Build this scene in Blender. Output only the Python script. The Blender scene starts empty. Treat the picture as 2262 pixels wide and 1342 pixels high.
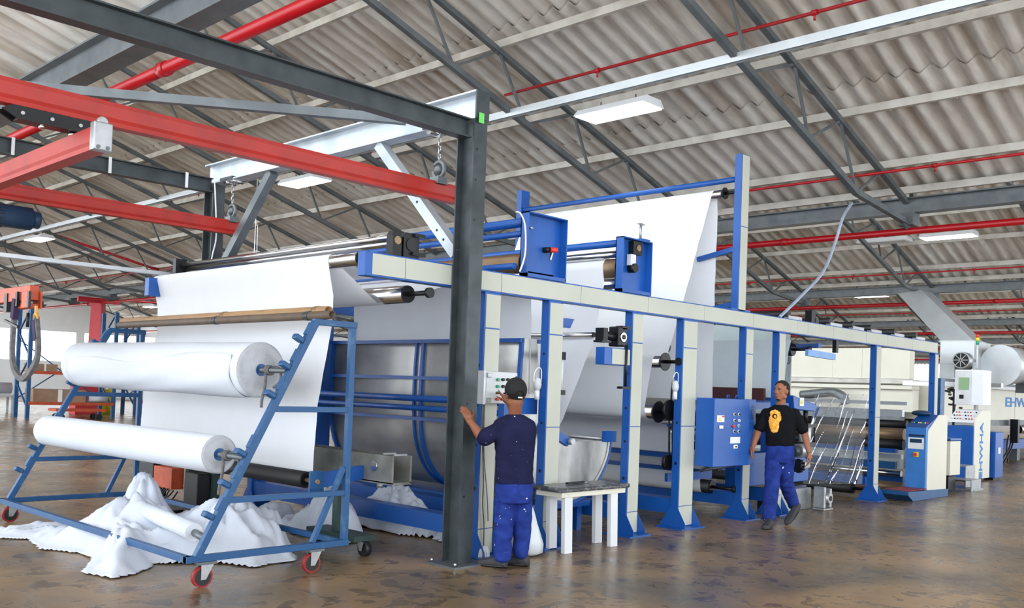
import bpy, bmesh, math, random
import numpy as np
from mathutils import Vector, Matrix, noise
C = bpy.context.scene.collection
sc = bpy.context.scene
PI = math.pi
random.seed(7)
def R(a): return math.radians(a)
# ------------------------------------------------------------------ camera, world, exposure
YAW, PITCH, ROLL = R(44.006), R(1.3969), R(2.06995)
FPX, CX, CY, EYE = 2086.49, 1140.22, 806.37, 1.55
_f = Vector((math.cos(PITCH)*math.cos(YAW), math.cos(PITCH)*math.sin(YAW), math.sin(PITCH)))
_r0 = _f.cross(Vector((0, 0, 1))).normalized(); _u0 = _r0.cross(_f)
_r = _r0*math.cos(ROLL) + _u0*math.sin(ROLL)
_u = -_r0*math.sin(ROLL) + _u0*math.cos(ROLL)
cam = bpy.data.cameras.new('camera'); camo = bpy.data.objects.new('camera', cam); C.objects.link(camo)
cam.sensor_fit = 'HORIZONTAL'; cam.sensor_width = 36; cam.lens = FPX/2262*36
cam.shift_x = (1131-CX)/2262; cam.shift_y = (CY-671)/2262
cam.clip_start = .05; cam.clip_end = 400
camo.matrix_world = Matrix(((_r.x, _u.x, -_f.x, 0), (_r.y, _u.y, -_f.y, 0), (_r.z, _u.z, -_f.z, EYE), (0, 0, 0, 1)))
sc.camera = camo
sc.view_settings.view_transform = 'Standard'; sc.view_settings.look = 'None'
sc.view_settings.gamma = 1; sc.view_settings.exposure = 0.98
w = bpy.data.worlds.new('daylight'); sc.world = w; w.use_nodes = True
bg = w.node_tree.nodes['Background']; bg.inputs[0].default_value = (.87, .94, 1, 1); bg.inputs[1].default_value = 2.2
def at(x, y, X=None, Y=None, Z=None, D=None):
    """world point seen at reference pixel x,y on a plane X=, Y=, Z= or at a camera depth D="""
    d = _f + (x-CX)/FPX*_r - (y-CY)/FPX*_u
    if D is not None: t = D
    elif X is not None: t = X/d.x
    elif Y is not None: t = Y/d.y
    else: t = (Z-EYE)/d.z
    return Vector((0, 0, EYE)) + t*d
# ------------------------------------------------------------------ materials
def srgb(r, g, b):
    f = lambda c: ((c/255+.055)/1.055)**2.4 if c > 10 else c/255/12.92
    return (f(r), f(g), f(b), 1)
def mat(name, col, rough=.5, metal=0, var=.06, scale=6, bump=0, bscale=40, stretch=None, col2=None, lo=.4, hi=.7, spec=.5, coat=0):
    m = bpy.data.materials.new(name); m.use_nodes = True
    nt = m.node_tree; b = nt.nodes['Principled BSDF']
    b.inputs['Roughness'].default_value = rough; b.inputs['Metallic'].default_value = metal
    b.inputs['Specular IOR Level'].default_value = spec
    if coat: b.inputs['Coat Weight'].default_value = coat; b.inputs['Coat Roughness'].default_value = .12
    tc = nt.nodes.new('ShaderNodeTexCoord'); mp = nt.nodes.new('ShaderNodeMapping')
    nt.links.new(tc.outputs['Object'], mp.inputs[0])
    if stretch: mp.inputs['Scale'].default_value = stretch
    n = nt.nodes.new('ShaderNodeTexNoise'); n.inputs['Scale'].default_value = scale; n.inputs['Detail'].default_value = 5
    nt.links.new(mp.outputs[0], n.inputs[0])
    cr = nt.nodes.new('ShaderNodeValToRGB')
    cr.color_ramp.elements[0].position = lo; cr.color_ramp.elements[1].position = hi
    if col2 is None: col2 = tuple(min(1, c*(1-var*2.2)) for c in col[:3])+(1,)
    cr.color_ramp.elements[0].color = col; cr.color_ramp.elements[1].color = col2
    nt.links.new(n.outputs[0], cr.inputs[0]); nt.links.new(cr.outputs[0], b.inputs['Base Color'])
    if bump:
        n2 = nt.nodes.new('ShaderNodeTexNoise'); n2.inputs['Scale'].default_value = bscale; nt.links.new(mp.outputs[0], n2.inputs[0])
        bp = nt.nodes.new('ShaderNodeBump'); bp.inputs['Strength'].default_value = bump; bp.inputs['Distance'].default_value = .01
        nt.links.new(n2.outputs[0], bp.inputs['Height']); nt.links.new(bp.outputs[0], b.inputs['Normal'])
    return m
def emis(name, col, s):
    m = bpy.data.materials.new(name); m.use_nodes = True; b = m.node_tree.nodes['Principled BSDF']
    b.inputs['Base Color'].default_value = col; b.inputs['Emission Color'].default_value = col; b.inputs['Emission Strength'].default_value = s
    return m
M = dict(
 blue=mat('machine blue paint', srgb(22, 86, 168), .38, 0, .08, 3),
 blue2=mat('trolley blue paint', srgb(22, 78, 128), .42, 0, .1, 9, col2=srgb(70, 112, 140), lo=.58, hi=.8),
 cream=mat('cream panel', srgb(192, 193, 180), .5, 0, .03, 2),
 ivory=mat('ivory enamel', srgb(224, 220, 204), .45, 0, .02, 2),
 white=mat('white enamel', srgb(226, 228, 232), .35, 0, .02, 3),
 cloth=mat('white cloth', srgb(212, 217, 226), .85, 0, .02, 3, .15, 9, spec=.2),
 heap=mat('rumpled white cloth', srgb(206, 211, 222), .9, 0, .03, 4, .3, 14, spec=.15),
 rollend=mat('wound cloth end', srgb(186, 188, 194), .9, 0, .05, 14, .5, 60, spec=.2),
 chrome=mat('chromed roller', srgb(200, 200, 200), .18, 1, .05, 3),
 rubber=mat('black rubber', srgb(26, 27, 30), .5, 0, .1, 6),
 black=mat('black iron', srgb(22, 23, 26), .4, .3, .1, 6),
 wood=mat('brown paper tube', srgb(176, 140, 100), .6, 0, .12, 8, stretch=(6, .6, 6)),
 tyrered=mat('dark red tyre', srgb(150, 30, 32), .5), oldtube=mat('dark paper tube', srgb(104, 88, 74), .6, 0, .1, 8), bronze=mat('brown roller tube', srgb(150, 122, 92), .4, .4, .1, 5),
 steel=mat('galvanised steel', srgb(112, 117, 120), .42, .45, .15, 5, col2=srgb(92, 98, 102), lo=.35, hi=.75), sheensteel=mat('steel with painted reflection', srgb(196, 205, 212), .38, .4, .1, 3, col2=srgb(160, 170, 178), lo=.4, hi=.8),  # cross beam and near brace: steel paled, bright reflection put into the colour
 dsteel=mat('dark grey steel', srgb(70, 77, 80), .42, .3, .2, 5, col2=srgb(52, 58, 61)), oldinox=mat('stained steel sheet', srgb(138, 138, 132), .4, .4, .2, 4, col2=srgb(98, 98, 92)),
 truss=mat('grey truss paint', srgb(104, 110, 113), .55, .1, .15, 3, col2=srgb(84, 90, 94)),
 inox=mat('brushed stainless sheet', srgb(186, 184, 180), .36, .55, .12, 2.2, stretch=(3, .5, 1), col2=srgb(140, 138, 134)),
 red=mat('red crane paint', srgb(176, 34, 20), .45, 0, .12, 4, col2=srgb(156, 30, 20)),
 pipe=mat('red sprinkler pipe', srgb(178, 16, 28), .28, 0, .05, 3),
 redp=mat('red steel column', srgb(205, 40, 50), .4, 0, .08, 3),
 orange=mat('orange lifting beam', srgb(196, 80, 42), .5, 0, .12, 8),
 yellow=mat('yellow paint', srgb(235, 215, 40), .5),
 purlin=mat('white purlin paint', srgb(214, 210, 202), .6, 0, .1, 3, col2=srgb(186, 180, 170)),
 wall=mat('white wall paint', srgb(232, 234, 236), .7, 0, .03, 1),
 card=mat('brown cardboard', srgb(160, 130, 104), .8, 0, .08, 5),
 purple=mat('purple webbing', srgb(52, 34, 70), .8), grey=mat('grey webbing', srgb(105, 103, 104), .8, 0, .2, 20),
 navy=mat('navy cotton shirt', srgb(34, 35, 66), .9, 0, .12, 6, .3, 60, spec=.1),
 work=mat('royal blue work trousers', srgb(40, 60, 138), .85, 0, .18, 9, .4, 30, spec=.15, col2=srgb(28, 44, 112)),
 tee=mat('black t-shirt', srgb(24, 24, 28), .9, 0, .1, 6, .3, 40, spec=.1),
 skin=mat('brown skin', srgb(138, 86, 62), .5, 0, .06, 8, spec=.3), skin2=mat('tan skin', srgb(156, 102, 76), .5, 0, .06, 8, spec=.3),
 hair=mat('black hair', srgb(20, 17, 16), .7, 0, .1, 40, .6, 200), cap=mat('black cap', srgb(18, 18, 21), .8),
 shoe=mat('worn dark work shoe', srgb(58, 58, 60), .7, 0, .2, 15, .4, 50),
 lightgrey=mat('light grey plastic', srgb(206, 208, 210), .4), glow=emis('lit diffuser', (1, 1, 1, 1), 5),
 green=mat('green button', srgb(40, 160, 120), .4), redb=mat('red button', srgb(220, 60, 50), .4), dgreen=mat('dark green steel', srgb(44, 66, 62), .5, 0, .1, 8),
 maroon=mat('maroon plate', srgb(78, 34, 38), .6), screen=emis('lit screen', srgb(120, 150, 110), .12), paper=mat('white label', srgb(240, 240, 240), .6),
 logo=mat('blue lettering', srgb(50, 130, 205), .5), tagg=mat('green tag', srgb(100, 200, 90), .6), wire=mat('white cable', srgb(232, 234, 236), .5),
 motor=mat('dark blue motor', srgb(22, 58, 92), .4), ochre=mat('orange print', srgb(240, 150, 40), .8, 0, .1, 30, col2=srgb(250, 205, 95)),
 foil=mat('black stretch film', srgb(60, 62, 66), .25, 0, .3, 14, .8, 30, col2=srgb(150, 152, 155), lo=.5, hi=.75), alu=mat('cast aluminium', srgb(176, 178, 180), .4, .7, .1, 12),
 tin=mat('pale duct sheet', srgb(205, 210, 214), .35, .4, .06, 2), belt=mat('leather belt', srgb(30, 28, 30), .5), lip=mat('lips', srgb(140, 84, 72), .6), eyew=mat('eye white', srgb(215, 210, 205), .4))
def translucent(m, f):
    nt = m.node_tree; b = nt.nodes['Principled BSDF']; out = nt.nodes['Material Output']; src = b.inputs['Base Color'].links[0].from_socket
    t = nt.nodes.new('ShaderNodeBsdfTranslucent'); nt.links.new(src, t.inputs[0]); mx = nt.nodes.new('ShaderNodeMixShader'); mx.inputs[0].default_value = f
    nt.links.new(b.outputs[0], mx.inputs[1]); nt.links.new(t.outputs[0], mx.inputs[2]); nt.links.new(mx.outputs[0], out.inputs[0]); return m
M['web'] = translucent(mat('thin white cloth', srgb(247, 249, 252), .85, 0, .01, 3, .15, 9, spec=.2), .24)
def splash(m, th=.7, sc_=26, c=(.75, .78, .85, 1)):
    nt = m.node_tree; b = nt.nodes['Principled BSDF']; src = b.inputs['Base Color'].links[0].from_socket
    tc = nt.nodes.new('ShaderNodeTexCoord'); n = nt.nodes.new('ShaderNodeTexNoise'); n.inputs['Scale'].default_value = sc_; n.inputs['Detail'].default_value = 3; nt.links.new(tc.outputs['Object'], n.inputs[0])
    cr = nt.nodes.new('ShaderNodeValToRGB'); e = cr.color_ramp.elements; e[0].position = th; e[0].color = (0, 0, 0, 1); e[1].position = th+.03; e[1].color = (1, 1, 1, 1); nt.links.new(n.outputs[0], cr.inputs[0])
    mx = nt.nodes.new('ShaderNodeMix'); mx.data_type = 'RGBA'; nt.links.new(cr.outputs[0], mx.inputs[0]); nt.links.new(src, mx.inputs[6]); mx.inputs[7].default_value = c; nt.links.new(mx.outputs[2], b.inputs['Base Color'])
splash(M['work'], .715, 22); splash(M['navy'], .72, 34)
def perforated():
    m = mat('perforated drum sheet', srgb(140, 138, 134), .4, .6); nt = m.node_tree; b = nt.nodes['Principled BSDF']
    tc = nt.nodes.new('ShaderNodeTexCoord'); v = nt.nodes.new('ShaderNodeTexVoronoi'); v.inputs['Scale'].default_value = 22; v.inputs['Randomness'].default_value = 0
    nt.links.new(tc.outputs['Object'], v.inputs[0]); cr = nt.nodes.new('ShaderNodeValToRGB')
    cr.color_ramp.elements[0].position = .14; cr.color_ramp.elements[0].color = (.02, .02, .02, 1); cr.color_ramp.elements[1].position = .2; cr.color_ramp.elements[1].color = srgb(140, 138, 134)
    nt.links.new(v.outputs['Distance'], cr.inputs[0]); nt.links.new(cr.outputs[0], b.inputs['Base Color']); return m
M['perf'] = perforated()
def roof_mat():
    m = bpy.data.materials.new('weathered fibre cement'); m.use_nodes = True; nt = m.node_tree; b = nt.nodes['Principled BSDF']; b.inputs['Roughness'].default_value = .85
    b.inputs['Specular IOR Level'].default_value = .1
    tc = nt.nodes.new('ShaderNodeTexCoord')
    def nz(sc_, s, d=6):
        mp = nt.nodes.new('ShaderNodeMapping'); mp.inputs['Scale'].default_value = s; nt.links.new(tc.outputs['Object'], mp.inputs[0])
        n = nt.nodes.new('ShaderNodeTexNoise'); n.inputs['Scale'].default_value = sc_; n.inputs['Detail'].default_value = d; nt.links.new(mp.outputs[0], n.inputs[0]); return n
    n1 = nz(1.0, (.45, 5.5, 1)); n2 = nz(7, (.3, 1.6, 1)); n3 = nz(.25, (1, 1, 1), 3)
    c1 = nt.nodes.new('ShaderNodeValToRGB'); e = c1.color_ramp.elements; e[0].position = .36; e[0].color = srgb(188, 175, 160); e[1].position = .60; e[1].color = srgb(234, 231, 225)
    nt.links.new(n1.outputs[0], c1.inputs[0])
    mx = nt.nodes.new('ShaderNodeMix'); mx.data_type = 'RGBA'; mx.blend_type = 'MULTIPLY'; mx.inputs[0].default_value = .5
    c2 = nt.nodes.new('ShaderNodeValToRGB'); e = c2.color_ramp.elements; e[0].position = .35; e[0].color = (.66, .63, .6, 1); e[1].position = .6; e[1].color = (1, 1, 1, 1)
    nt.links.new(n2.outputs[0], c2.inputs[0]); nt.links.new(c1.outputs[0], mx.inputs[6]); nt.links.new(c2.outputs[0], mx.inputs[7])
    m2 = nt.nodes.new('ShaderNodeMix'); m2.data_type = 'RGBA'; m2.blend_type = 'MIX'; m2.inputs[7].default_value = srgb(236, 233, 227)
    c3 = nt.nodes.new('ShaderNodeValToRGB'); e = c3.color_ramp.elements; e[0].position = .4; e[0].color = (0, 0, 0, 1); e[1].position = .7; e[1].color = (.7, .7, .7, 1)
    nt.links.new(n3.outputs[0], c3.inputs[0]); nt.links.new(c3.outputs[0], m2.inputs[0]); nt.links.new(mx.outputs[2], m2.inputs[6])
    nt.links.new(m2.outputs[2], b.inputs['Base Color']); return m
M['roof'] = roof_mat()
def floor_mat():
    m = bpy.data.materials.new('polished stained concrete'); m.use_nodes = True; nt = m.node_tree; b = nt.nodes['Principled BSDF']
    tc = nt.nodes.new('ShaderNodeTexCoord')
    def nz(scale, det, s=(1, 1, 1), dist=0):
        mp = nt.nodes.new('ShaderNodeMapping'); mp.inputs['Scale'].default_value = s; nt.links.new(tc.outputs['Object'], mp.inputs[0])
        n = nt.nodes.new('ShaderNodeTexNoise'); n.inputs['Scale'].default_value = scale; n.inputs['Detail'].default_value = det; n.inputs['Distortion'].default_value = dist
        nt.links.new(mp.outputs[0], n.inputs[0]); return n
    n1 = nz(.9, 8, dist=.5); n2 = nz(3.4, 9, dist=1.4); n3 = nz(14, 6)
    c1 = nt.nodes.new('ShaderNodeValToRGB'); cr = c1.color_ramp
    cr.elements[0].position = .32; cr.elements[0].color = srgb(96, 86, 72); cr.elements[1].position = .7; cr.elements[1].color = srgb(164, 132, 94)
    e = cr.elements.new(.5); e.color = srgb(128, 106, 78)
    nt.links.new(n1.outputs[0], c1.inputs[0])
    c2 = nt.nodes.new('ShaderNodeValToRGB'); e = c2.color_ramp.elements; e[0].position = .37; e[0].color = (.36, .35, .34, 1); e[1].position = .47; e[1].color = (1, 1, 1, 1)
    nt.links.new(n2.outputs[0], c2.inputs[0])
    mx = nt.nodes.new('ShaderNodeMix'); mx.data_type = 'RGBA'; mx.blend_type = 'MULTIPLY'; mx.inputs[0].default_value = .7
    nt.links.new(c1.outputs[0], mx.inputs[6]); nt.links.new(c2.outputs[0], mx.inputs[7]); nt.links.new(mx.outputs[2], b.inputs['Base Color'])
    c3 = nt.nodes.new('ShaderNodeMapRange'); c3.inputs[3].default_value = .12; c3.inputs[4].default_value = .48
    nt.links.new(n2.outputs[0], c3.inputs[0]); nt.links.new(c3.outputs[0], b.inputs['Roughness'])
    bp = nt.nodes.new('ShaderNodeBump'); bp.inputs['Strength'].default_value = .10; bp.inputs['Distance'].default_value = .01
    n4 = nz(2.2, 2); nt.links.new(n4.outputs[0], bp.inputs['Height']); nt.links.new(bp.outputs[0], b.inputs['Normal'])
    b.inputs['Specular IOR Level'].default_value = .5; return m
M['floor'] = floor_mat()
def film_mat():
    m = bpy.data.materials.new('clear plastic film'); m.use_nodes = True; nt = m.node_tree; out = nt.nodes['Material Output']; nt.nodes.remove(nt.nodes['Principled BSDF'])
    t = nt.nodes.new('ShaderNodeBsdfTransparent'); g = nt.nodes.new('ShaderNodeBsdfGlossy'); g.inputs['Roughness'].default_value = .12
    d = nt.nodes.new('ShaderNodeBsdfDiffuse'); d.inputs[0].default_value = (.9, .93, .96, 1)
    a = nt.nodes.new('ShaderNodeMixShader'); a.inputs[0].default_value = .15; nt.links.new(t.outputs[0], a.inputs[1]); nt.links.new(d.outputs[0], a.inputs[2])
    c = nt.nodes.new('ShaderNodeMixShader'); fr = nt.nodes.new('ShaderNodeFresnel'); fr.inputs[0].default_value = 1.5
    nt.links.new(fr.outputs[0], c.inputs[0]); nt.links.new(a.outputs[0], c.inputs[1]); nt.links.new(g.outputs[0], c.inputs[2]); nt.links.new(c.outputs[0], out.inputs[0]); return m
M['film'] = film_mat()
# ------------------------------------------------------------------ mesh helpers
class MB:
    def __init__(s): s.v = []; s.f = []; s.smooth = []; s.mi = []; s.cur = 0
    def add(s, vs, fs, sm=False):
        n = len(s.v); s.v += [Vector(v) for v in vs]; s.f += [tuple(i+n for i in f) for f in fs]; s.smooth += [sm]*len(fs); s.mi += [s.cur]*len(fs); return s
    def box(s, x0, x1, y0, y1, z0, z1):
        return s.add([(x0, y0, z0), (x1, y0, z0), (x1, y1, z0), (x0, y1, z0), (x0, y0, z1), (x1, y0, z1), (x1, y1, z1), (x0, y1, z1)],
                     [(0, 3, 2, 1), (4, 5, 6, 7), (0, 1, 5, 4), (1, 2, 6, 5), (2, 3, 7, 6), (3, 0, 4, 7)])
    def bar(s, a, b, w, h, up=(0, 0, 1)):
        a = Vector(a); b = Vector(b); d = (b-a).normalized(); x = d.cross(Vector(up))
        if x.length < 1e-3: x = d.cross(Vector((1, 0, 0)))
        x.normalize(); y = x.cross(d); x = x*w/2; y = y*h/2
        return s.add([a-x-y, a+x-y, a+x+y, a-x+y, b-x-y, b+x-y, b+x+y, b-x+y],
                     [(0, 3, 2, 1), (4, 5, 6, 7), (0, 1, 5, 4), (1, 2, 6, 5), (2, 3, 7, 6), (3, 0, 4, 7)])
    def ring(s, c, x, y, n): return [c + x*math.cos(2*PI*i/n) + y*math.sin(2*PI*i/n) for i in range(n)]
    def loft(s, rings, caps=True, sm=True):
        n = len(rings[0]); vs = [v for r in rings for v in r]; fs = []
        for k in range(len(rings)-1):
            for i in range(n): fs.append((k*n+i, k*n+(i+1) % n, (k+1)*n+(i+1) % n, (k+1)*n+i))
        s.add(vs, fs, sm)
        if caps: s.add(rings[0][::-1], [tuple(range(n))]); s.add(rings[-1], [tuple(range(n))])
        return s
    def cyl(s, a, b, r, r2=None, n=20, caps=True):
        a = Vector(a); b = Vector(b); d = (b-a).normalized(); x = d.orthogonal().normalized(); y = d.cross(x)
        r2 = r if r2 is None else r2
        return s.loft([s.ring(a, x*r, y*r, n), s.ring(b, x*r2, y*r2, n)], caps)
    def tube(s, pts, r, n=8, closed=False):
        pts = [Vector(p) for p in pts]; rings = []; px = None
        for i, p in enumerate(pts):
            d = (pts[min(i+1, len(pts)-1)]-pts[max(i-1, 0)]).normalized()
            x = d.orthogonal().normalized() if px is None else (px-d*px.dot(d)).normalized()
            px = x; rr = r[i] if hasattr(r, '__len__') else r
            rings.append(s.ring(p, x*rr, d.cross(x)*rr, n))
        return s.loft(rings)
    def prism(s, poly, d):   # poly: list of 3d points (planar), d: extrusion vector
        n = len(poly); d = Vector(d); p = [Vector(q) for q in poly]; q = [a+d for a in p]
        return s.add(p+q, [tuple(range(n))[::-1], tuple(range(n, 2*n))]+[(i, (i+1) % n, n+(i+1) % n, n+i) for i in range(n)])
    def ball(s, c, rx, ry=None, rz=None, n=14, m=9, rot=None):
        ry = rx if ry is None else ry; rz = rx if rz is None else rz; c = Vector(c); vs = []; rot = rot or Matrix.Identity(3)
        for j in range(m+1):
            t = PI*j/m
            for i in range(n): vs.append(c + rot@Vector((rx*math.sin(t)*math.cos(2*PI*i/n), ry*math.sin(t)*math.sin(2*PI*i/n), rz*math.cos(t))))
        fs = [(j*n+i, (j+1)*n+i, (j+1)*n+(i+1) % n, j*n+(i+1) % n) for j in range(m) for i in range(n)]
        return s.add(vs, fs, True)
    def build(s, name, m, parent=None, bev=0, loc=None, **tags):
        me = bpy.data.meshes.new(name)
        off = Vector(parent['_w']) if parent is not None else Vector(loc or (0, 0, 0))
        me.from_pydata([v-off for v in s.v], [], s.f); 
        ms = m if isinstance(m, (list, tuple)) else [m]
        for q in ms: me.materials.append(M[q] if isinstance(q, str) else q)
        me.polygons.foreach_set('use_smooth', s.smooth); me.polygons.foreach_set('material_index', s.mi)
        bm = bmesh.new(); bm.from_mesh(me); bmesh.ops.remove_doubles(bm, verts=bm.verts, dist=1e-5)
        bmesh.ops.recalc_face_normals(bm, faces=bm.faces); bm.to_mesh(me); bm.free()
        o = bpy.data.objects.new(name, me); C.objects.link(o)
        if parent is not None: o.parent = parent
        elif loc: o.location = loc
        if bev:
            b = o.modifiers.new('bevel', 'BEVEL'); b.width = bev; b.segments = 2; b.limit_method = 'ANGLE'; b.angle_limit = R(40)
        o['_w'] = tuple(off)
        for k, v in tags.items(): o[k] = v
        return o
def tag(o, label=None, cat=None, group=None, kind=None):
    if label: o['label'] = label
    if cat: o['category'] = cat
    if group: o['group'] = group
    if kind: o['kind'] = kind
    return o
def thing(name, label, cat, loc, group=None):
    o = bpy.data.objects.new(name, None); C.objects.link(o); o.location = loc; o['_w'] = tuple(loc); o.empty_display_size = .1
    return tag(o, label, cat, group)
def copy_tree(o, parent=None):
    c = o.copy(); C.objects.link(c)
    if parent is not None: c.parent = parent
    for ch in [q for q in bpy.data.objects if q.parent == o]: copy_tree(ch, c)
    return c
def lerp(a, b, t): return a+(b-a)*t
# ================================================================== SETTING
def struct(name, mb, m, **k): o = mb.build(name, m, **k); o['kind'] = 'structure'; return o
V0, PER, VZ, S = 3.8, 11.4, 4.82, math.tan(R(17.3))
YA, YB = -9.0, 60.0
XE = V0+PER*7
struct('floor', MB().box(-7, XE+2, YA, YB, -.12, 0), 'floor')
def roof_z(x, v): return VZ+.06+(v-x)*S
def corr(v, fine):
    mb = MB(); p = .29; seg = 8 if fine else 4; amp = .044
    ys = np.arange(YA, YB+.001, p/seg); wave = amp*np.cos(2*PI*(ys-YA)/p)
    lay = [(0, 2.95), (2.65, 5.75), (5.45, 8.55), (8.25, PER)]
    for k, (d0, d1) in enumerate(lay):
        n = len(ys); vs = []
        for dd in (d0, d1):
            x = v-dd; z = roof_z(x, v)+.055+k*.022
            vs += [(x, y, z+wv) for y, wv in zip(ys, wave)]
        mb.add(vs, [(i, i+1, n+i+1, n+i) for i in range(n-1)], True)
    return mb
for k in range(-1, 7):
    v = V0+PER*(k+1)
    struct('ceiling', corr(v, k <= 1), 'roof')
    # gutter along the valley, with its sheet lining
    g = MB(); g.box(v-.11, v+.11, YA, YB, 4.58, 4.6).box(v-.11, v-.09, YA, YB, 4.6, 4.8).box(v+.09, v+.11, YA, YB, 4.6, 4.8).box(v-.2, v-.09, YA, YB, 4.79, 4.81).box(v+.09, v+.2, YA, YB, 4.79, 4.81)
    if k < 6: tag(g.build('valley_gutter', 'steel'), ('grey steel valley gutter beam, %s' % ['nearest, crossing above the red crane tracks', 'first one behind the printing machine', 'second one behind the printing machine', 'third one behind the printing machine', 'fourth one behind the printing machine', 'fifth one behind the printing machine', 'farthest one'][k+1]), 'gutter')
# north light glazing bars above each gutter
for k in range(0, 7):
    v = V0+PER*k; zt = roof_z(v+.02, v+PER); mb = MB()
    for y in np.arange(YA, YB+1, 3.0): mb.box(v+.0, v+.05, y-.03, y+.03, 4.82, zt-.1)
    mb.box(v-.02, v+.06, YA, YB, zt-.16, zt-.06); mb.box(v, v+.05, YA, YB, 6.5, 6.56)
    struct('window_%d' % (k+1), mb, 'truss')
# purlins: white angle along Y
PO = [.28, 1.08, 2.52, 3.9, 5.62, 7.1, 8.6, 10.1]
def purlin(x, v):
    z = roof_z(x, v); mb = MB(); mb.box(x-.035, x+.035, YA, YB, z-.12, z-.01)
    for y in np.arange(YA+.4, 22, .87): mb.box(x+.036, x+.042, y, y+.012, z-.13, z+.05)
    return mb
ORD = ['first', 'second', 'third', 'fourth', 'fifth', 'sixth', 'seventh', 'eighth', 'ninth', 'tenth', 'eleventh', 'twelfth', 'thirteenth', 'fourteenth', 'fifteenth']
for k in range(0, 6):
    v = V0+PER*(k+1)
    for j, o in enumerate(PO):
        tag(purlin(v-o, v).build('roof_purlin', 'purlin'), 'white purlin under the %s roof bay, %s counted up from its gutter' % (ORD[k], ORD[j]), 'purlin', 'purlins of the %s roof bay' % ORD[k])
# trusses in planes of constant Y
def truss(v, y):
    t = thing('roof_truss', '', 'truss', (v, y, 4.6))
    top = lambda o: Vector((v-o, y, roof_z(v-o, v)-.16))
    bz = lambda o: Vector((v-o, y, roof_z(v-o, v)-.16-.74))
    mb = MB(); mb.bar(top(-.05), top(PER-.1), .075, .085, (0, 1, 0)); mb.build('top_chord', 'truss', t)
    mb = MB(); mb.bar(bz(1.95), bz(PER-.6), .085, .085, (0, 1, 0)); mb.bar(bz(1.95), Vector((v+.1, y, 4.42)), .085, .085, (0, 1, 0)); mb.build('bottom_chord', 'truss', t)
    tn = [.1, 1.08, 2.52, 3.9, 5.62, 7.1, 8.6, 10.1]; bn = [1.95, 3.45, 5.0, 6.5, 8.0, 9.5]
    for i, b in enumerate(bn):
        for q in (tn[i+1], tn[i+2]) if True else ():
            MB().bar(bz(b), top(q), .035, .035, (0, 1, 0)).build('web_member', 'truss', t)
    mb = MB(); mb.prism([(v-.35, y-.015, 4.5), (v+.35, y-.015, 4.5), (v+.12, y-.015, 4.32), (v-.12, y-.015, 4.32)], (0, .03, 0)); mb.box(v-.14, v+.14, y-.12, y+.12, 4.38, 4.58); mb.build('gusset', 'truss', t)
    return t
tr0 = None
for k in range(0, 4):
    for j, y in enumerate([6.03-3.79, 6.03] + [9.83+3.79*q for q in range(13)]):
        v = V0+PER*(k+1)
        if tr0 is None: t = tr0 = truss(v, y)
        else: t = copy_tree(tr0); t.location = (v, y, 4.6)
        tag(t, 'grey lattice roof truss in the %s roof bay, %s counting from right to left' % (ORD[k], ORD[j]), None, 'trusses of the %s roof bay' % ORD[k])
# sprinkler pipes
names = ['thick red sprinkler main crossing above the red crane tracks at top left', 'thick red sprinkler main just behind the tall white cloth, under the first gutter', 'thick red sprinkler main under the second gutter', 'thick red sprinkler main under the third gutter', 'thick red sprinkler main under the fourth gutter', 'thick red sprinkler main under the fifth gutter']
for k in range(6):
    v = V0+PER*k; t = thing('sprinkler_main', names[k], 'pipe', (v, 0, 4.3))
    MB().cyl((v, YA, 4.3), (v, YB, 4.3), .055, n=16).build('pipe', 'pipe', t)
    mb = MB()
    for y in np.arange(8.2-7.6*2, YB, 7.6): mb.cyl((v, y-.06, 4.3), (v, y+.06, 4.3), .068, n=16)
    mb.build('coupling', 'pipe', t, kind='stuff') if False else mb.build('coupling', 'pipe', t)
    mb = MB()
    for y in np.arange(6.03, YB, 7.6): mb.bar((v, y, 4.3), (v, y, 4.578), .02, .02)
    mb.build('hanger', 'pipe', t)
def branch(x, y0, y1, z, lab, r=.022):
    t = thing('sprinkler_branch', lab, 'pipe', (x, y0, z)); MB().cyl((x, y0, z), (x, y1, z), r, n=10).build('pipe', 'pipe', t)
    mb = MB()
    for y in np.arange(y0+1.3, y1, 3.2): mb.cyl((x, y, z-.09), (x, y, z), .015, n=8).cyl((x, y-.035, z), (x, y+.035, z), r*1.5, n=10)
    mb.build('sprinkler_head', 'pipe', t); return t
branch(13.75, YA, 45, 4.95, 'thin red sprinkler pipe along the near bay, below the purlin above the gutter')
branch(10.0, YA, 10.1, 5.98, 'thin red sprinkler pipe ending in a cap above the bright hanging lamp')
branch(10.3, 12.5, 45, 5.75, 'thin red sprinkler pipe high over the far red crane track')
branch(25.2, YA, 45, 4.98, 'thin red sprinkler pipe along the second roof bay')
branch(36.5, YA, 45, 4.98, 'thin red sprinkler pipe along the third roof bay')
tag(MB().tube([(9.9, 29.3, 5.72), (13.4, 29.3, 4.98), (13.7, 29.3, 4.95)], .04).build('sprinkler_riser', 'redp'), 'dark red sloping sprinkler pipe joining two thin pipes at upper left', 'pipe')
tag(MB().tube([(15.3, 36, 4.35), (22, 36.2, 4.6)], .035).build('sprinkler_riser', 'pipe'), 'short red pipe running from the first main into the second bay at left', 'pipe')
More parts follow.
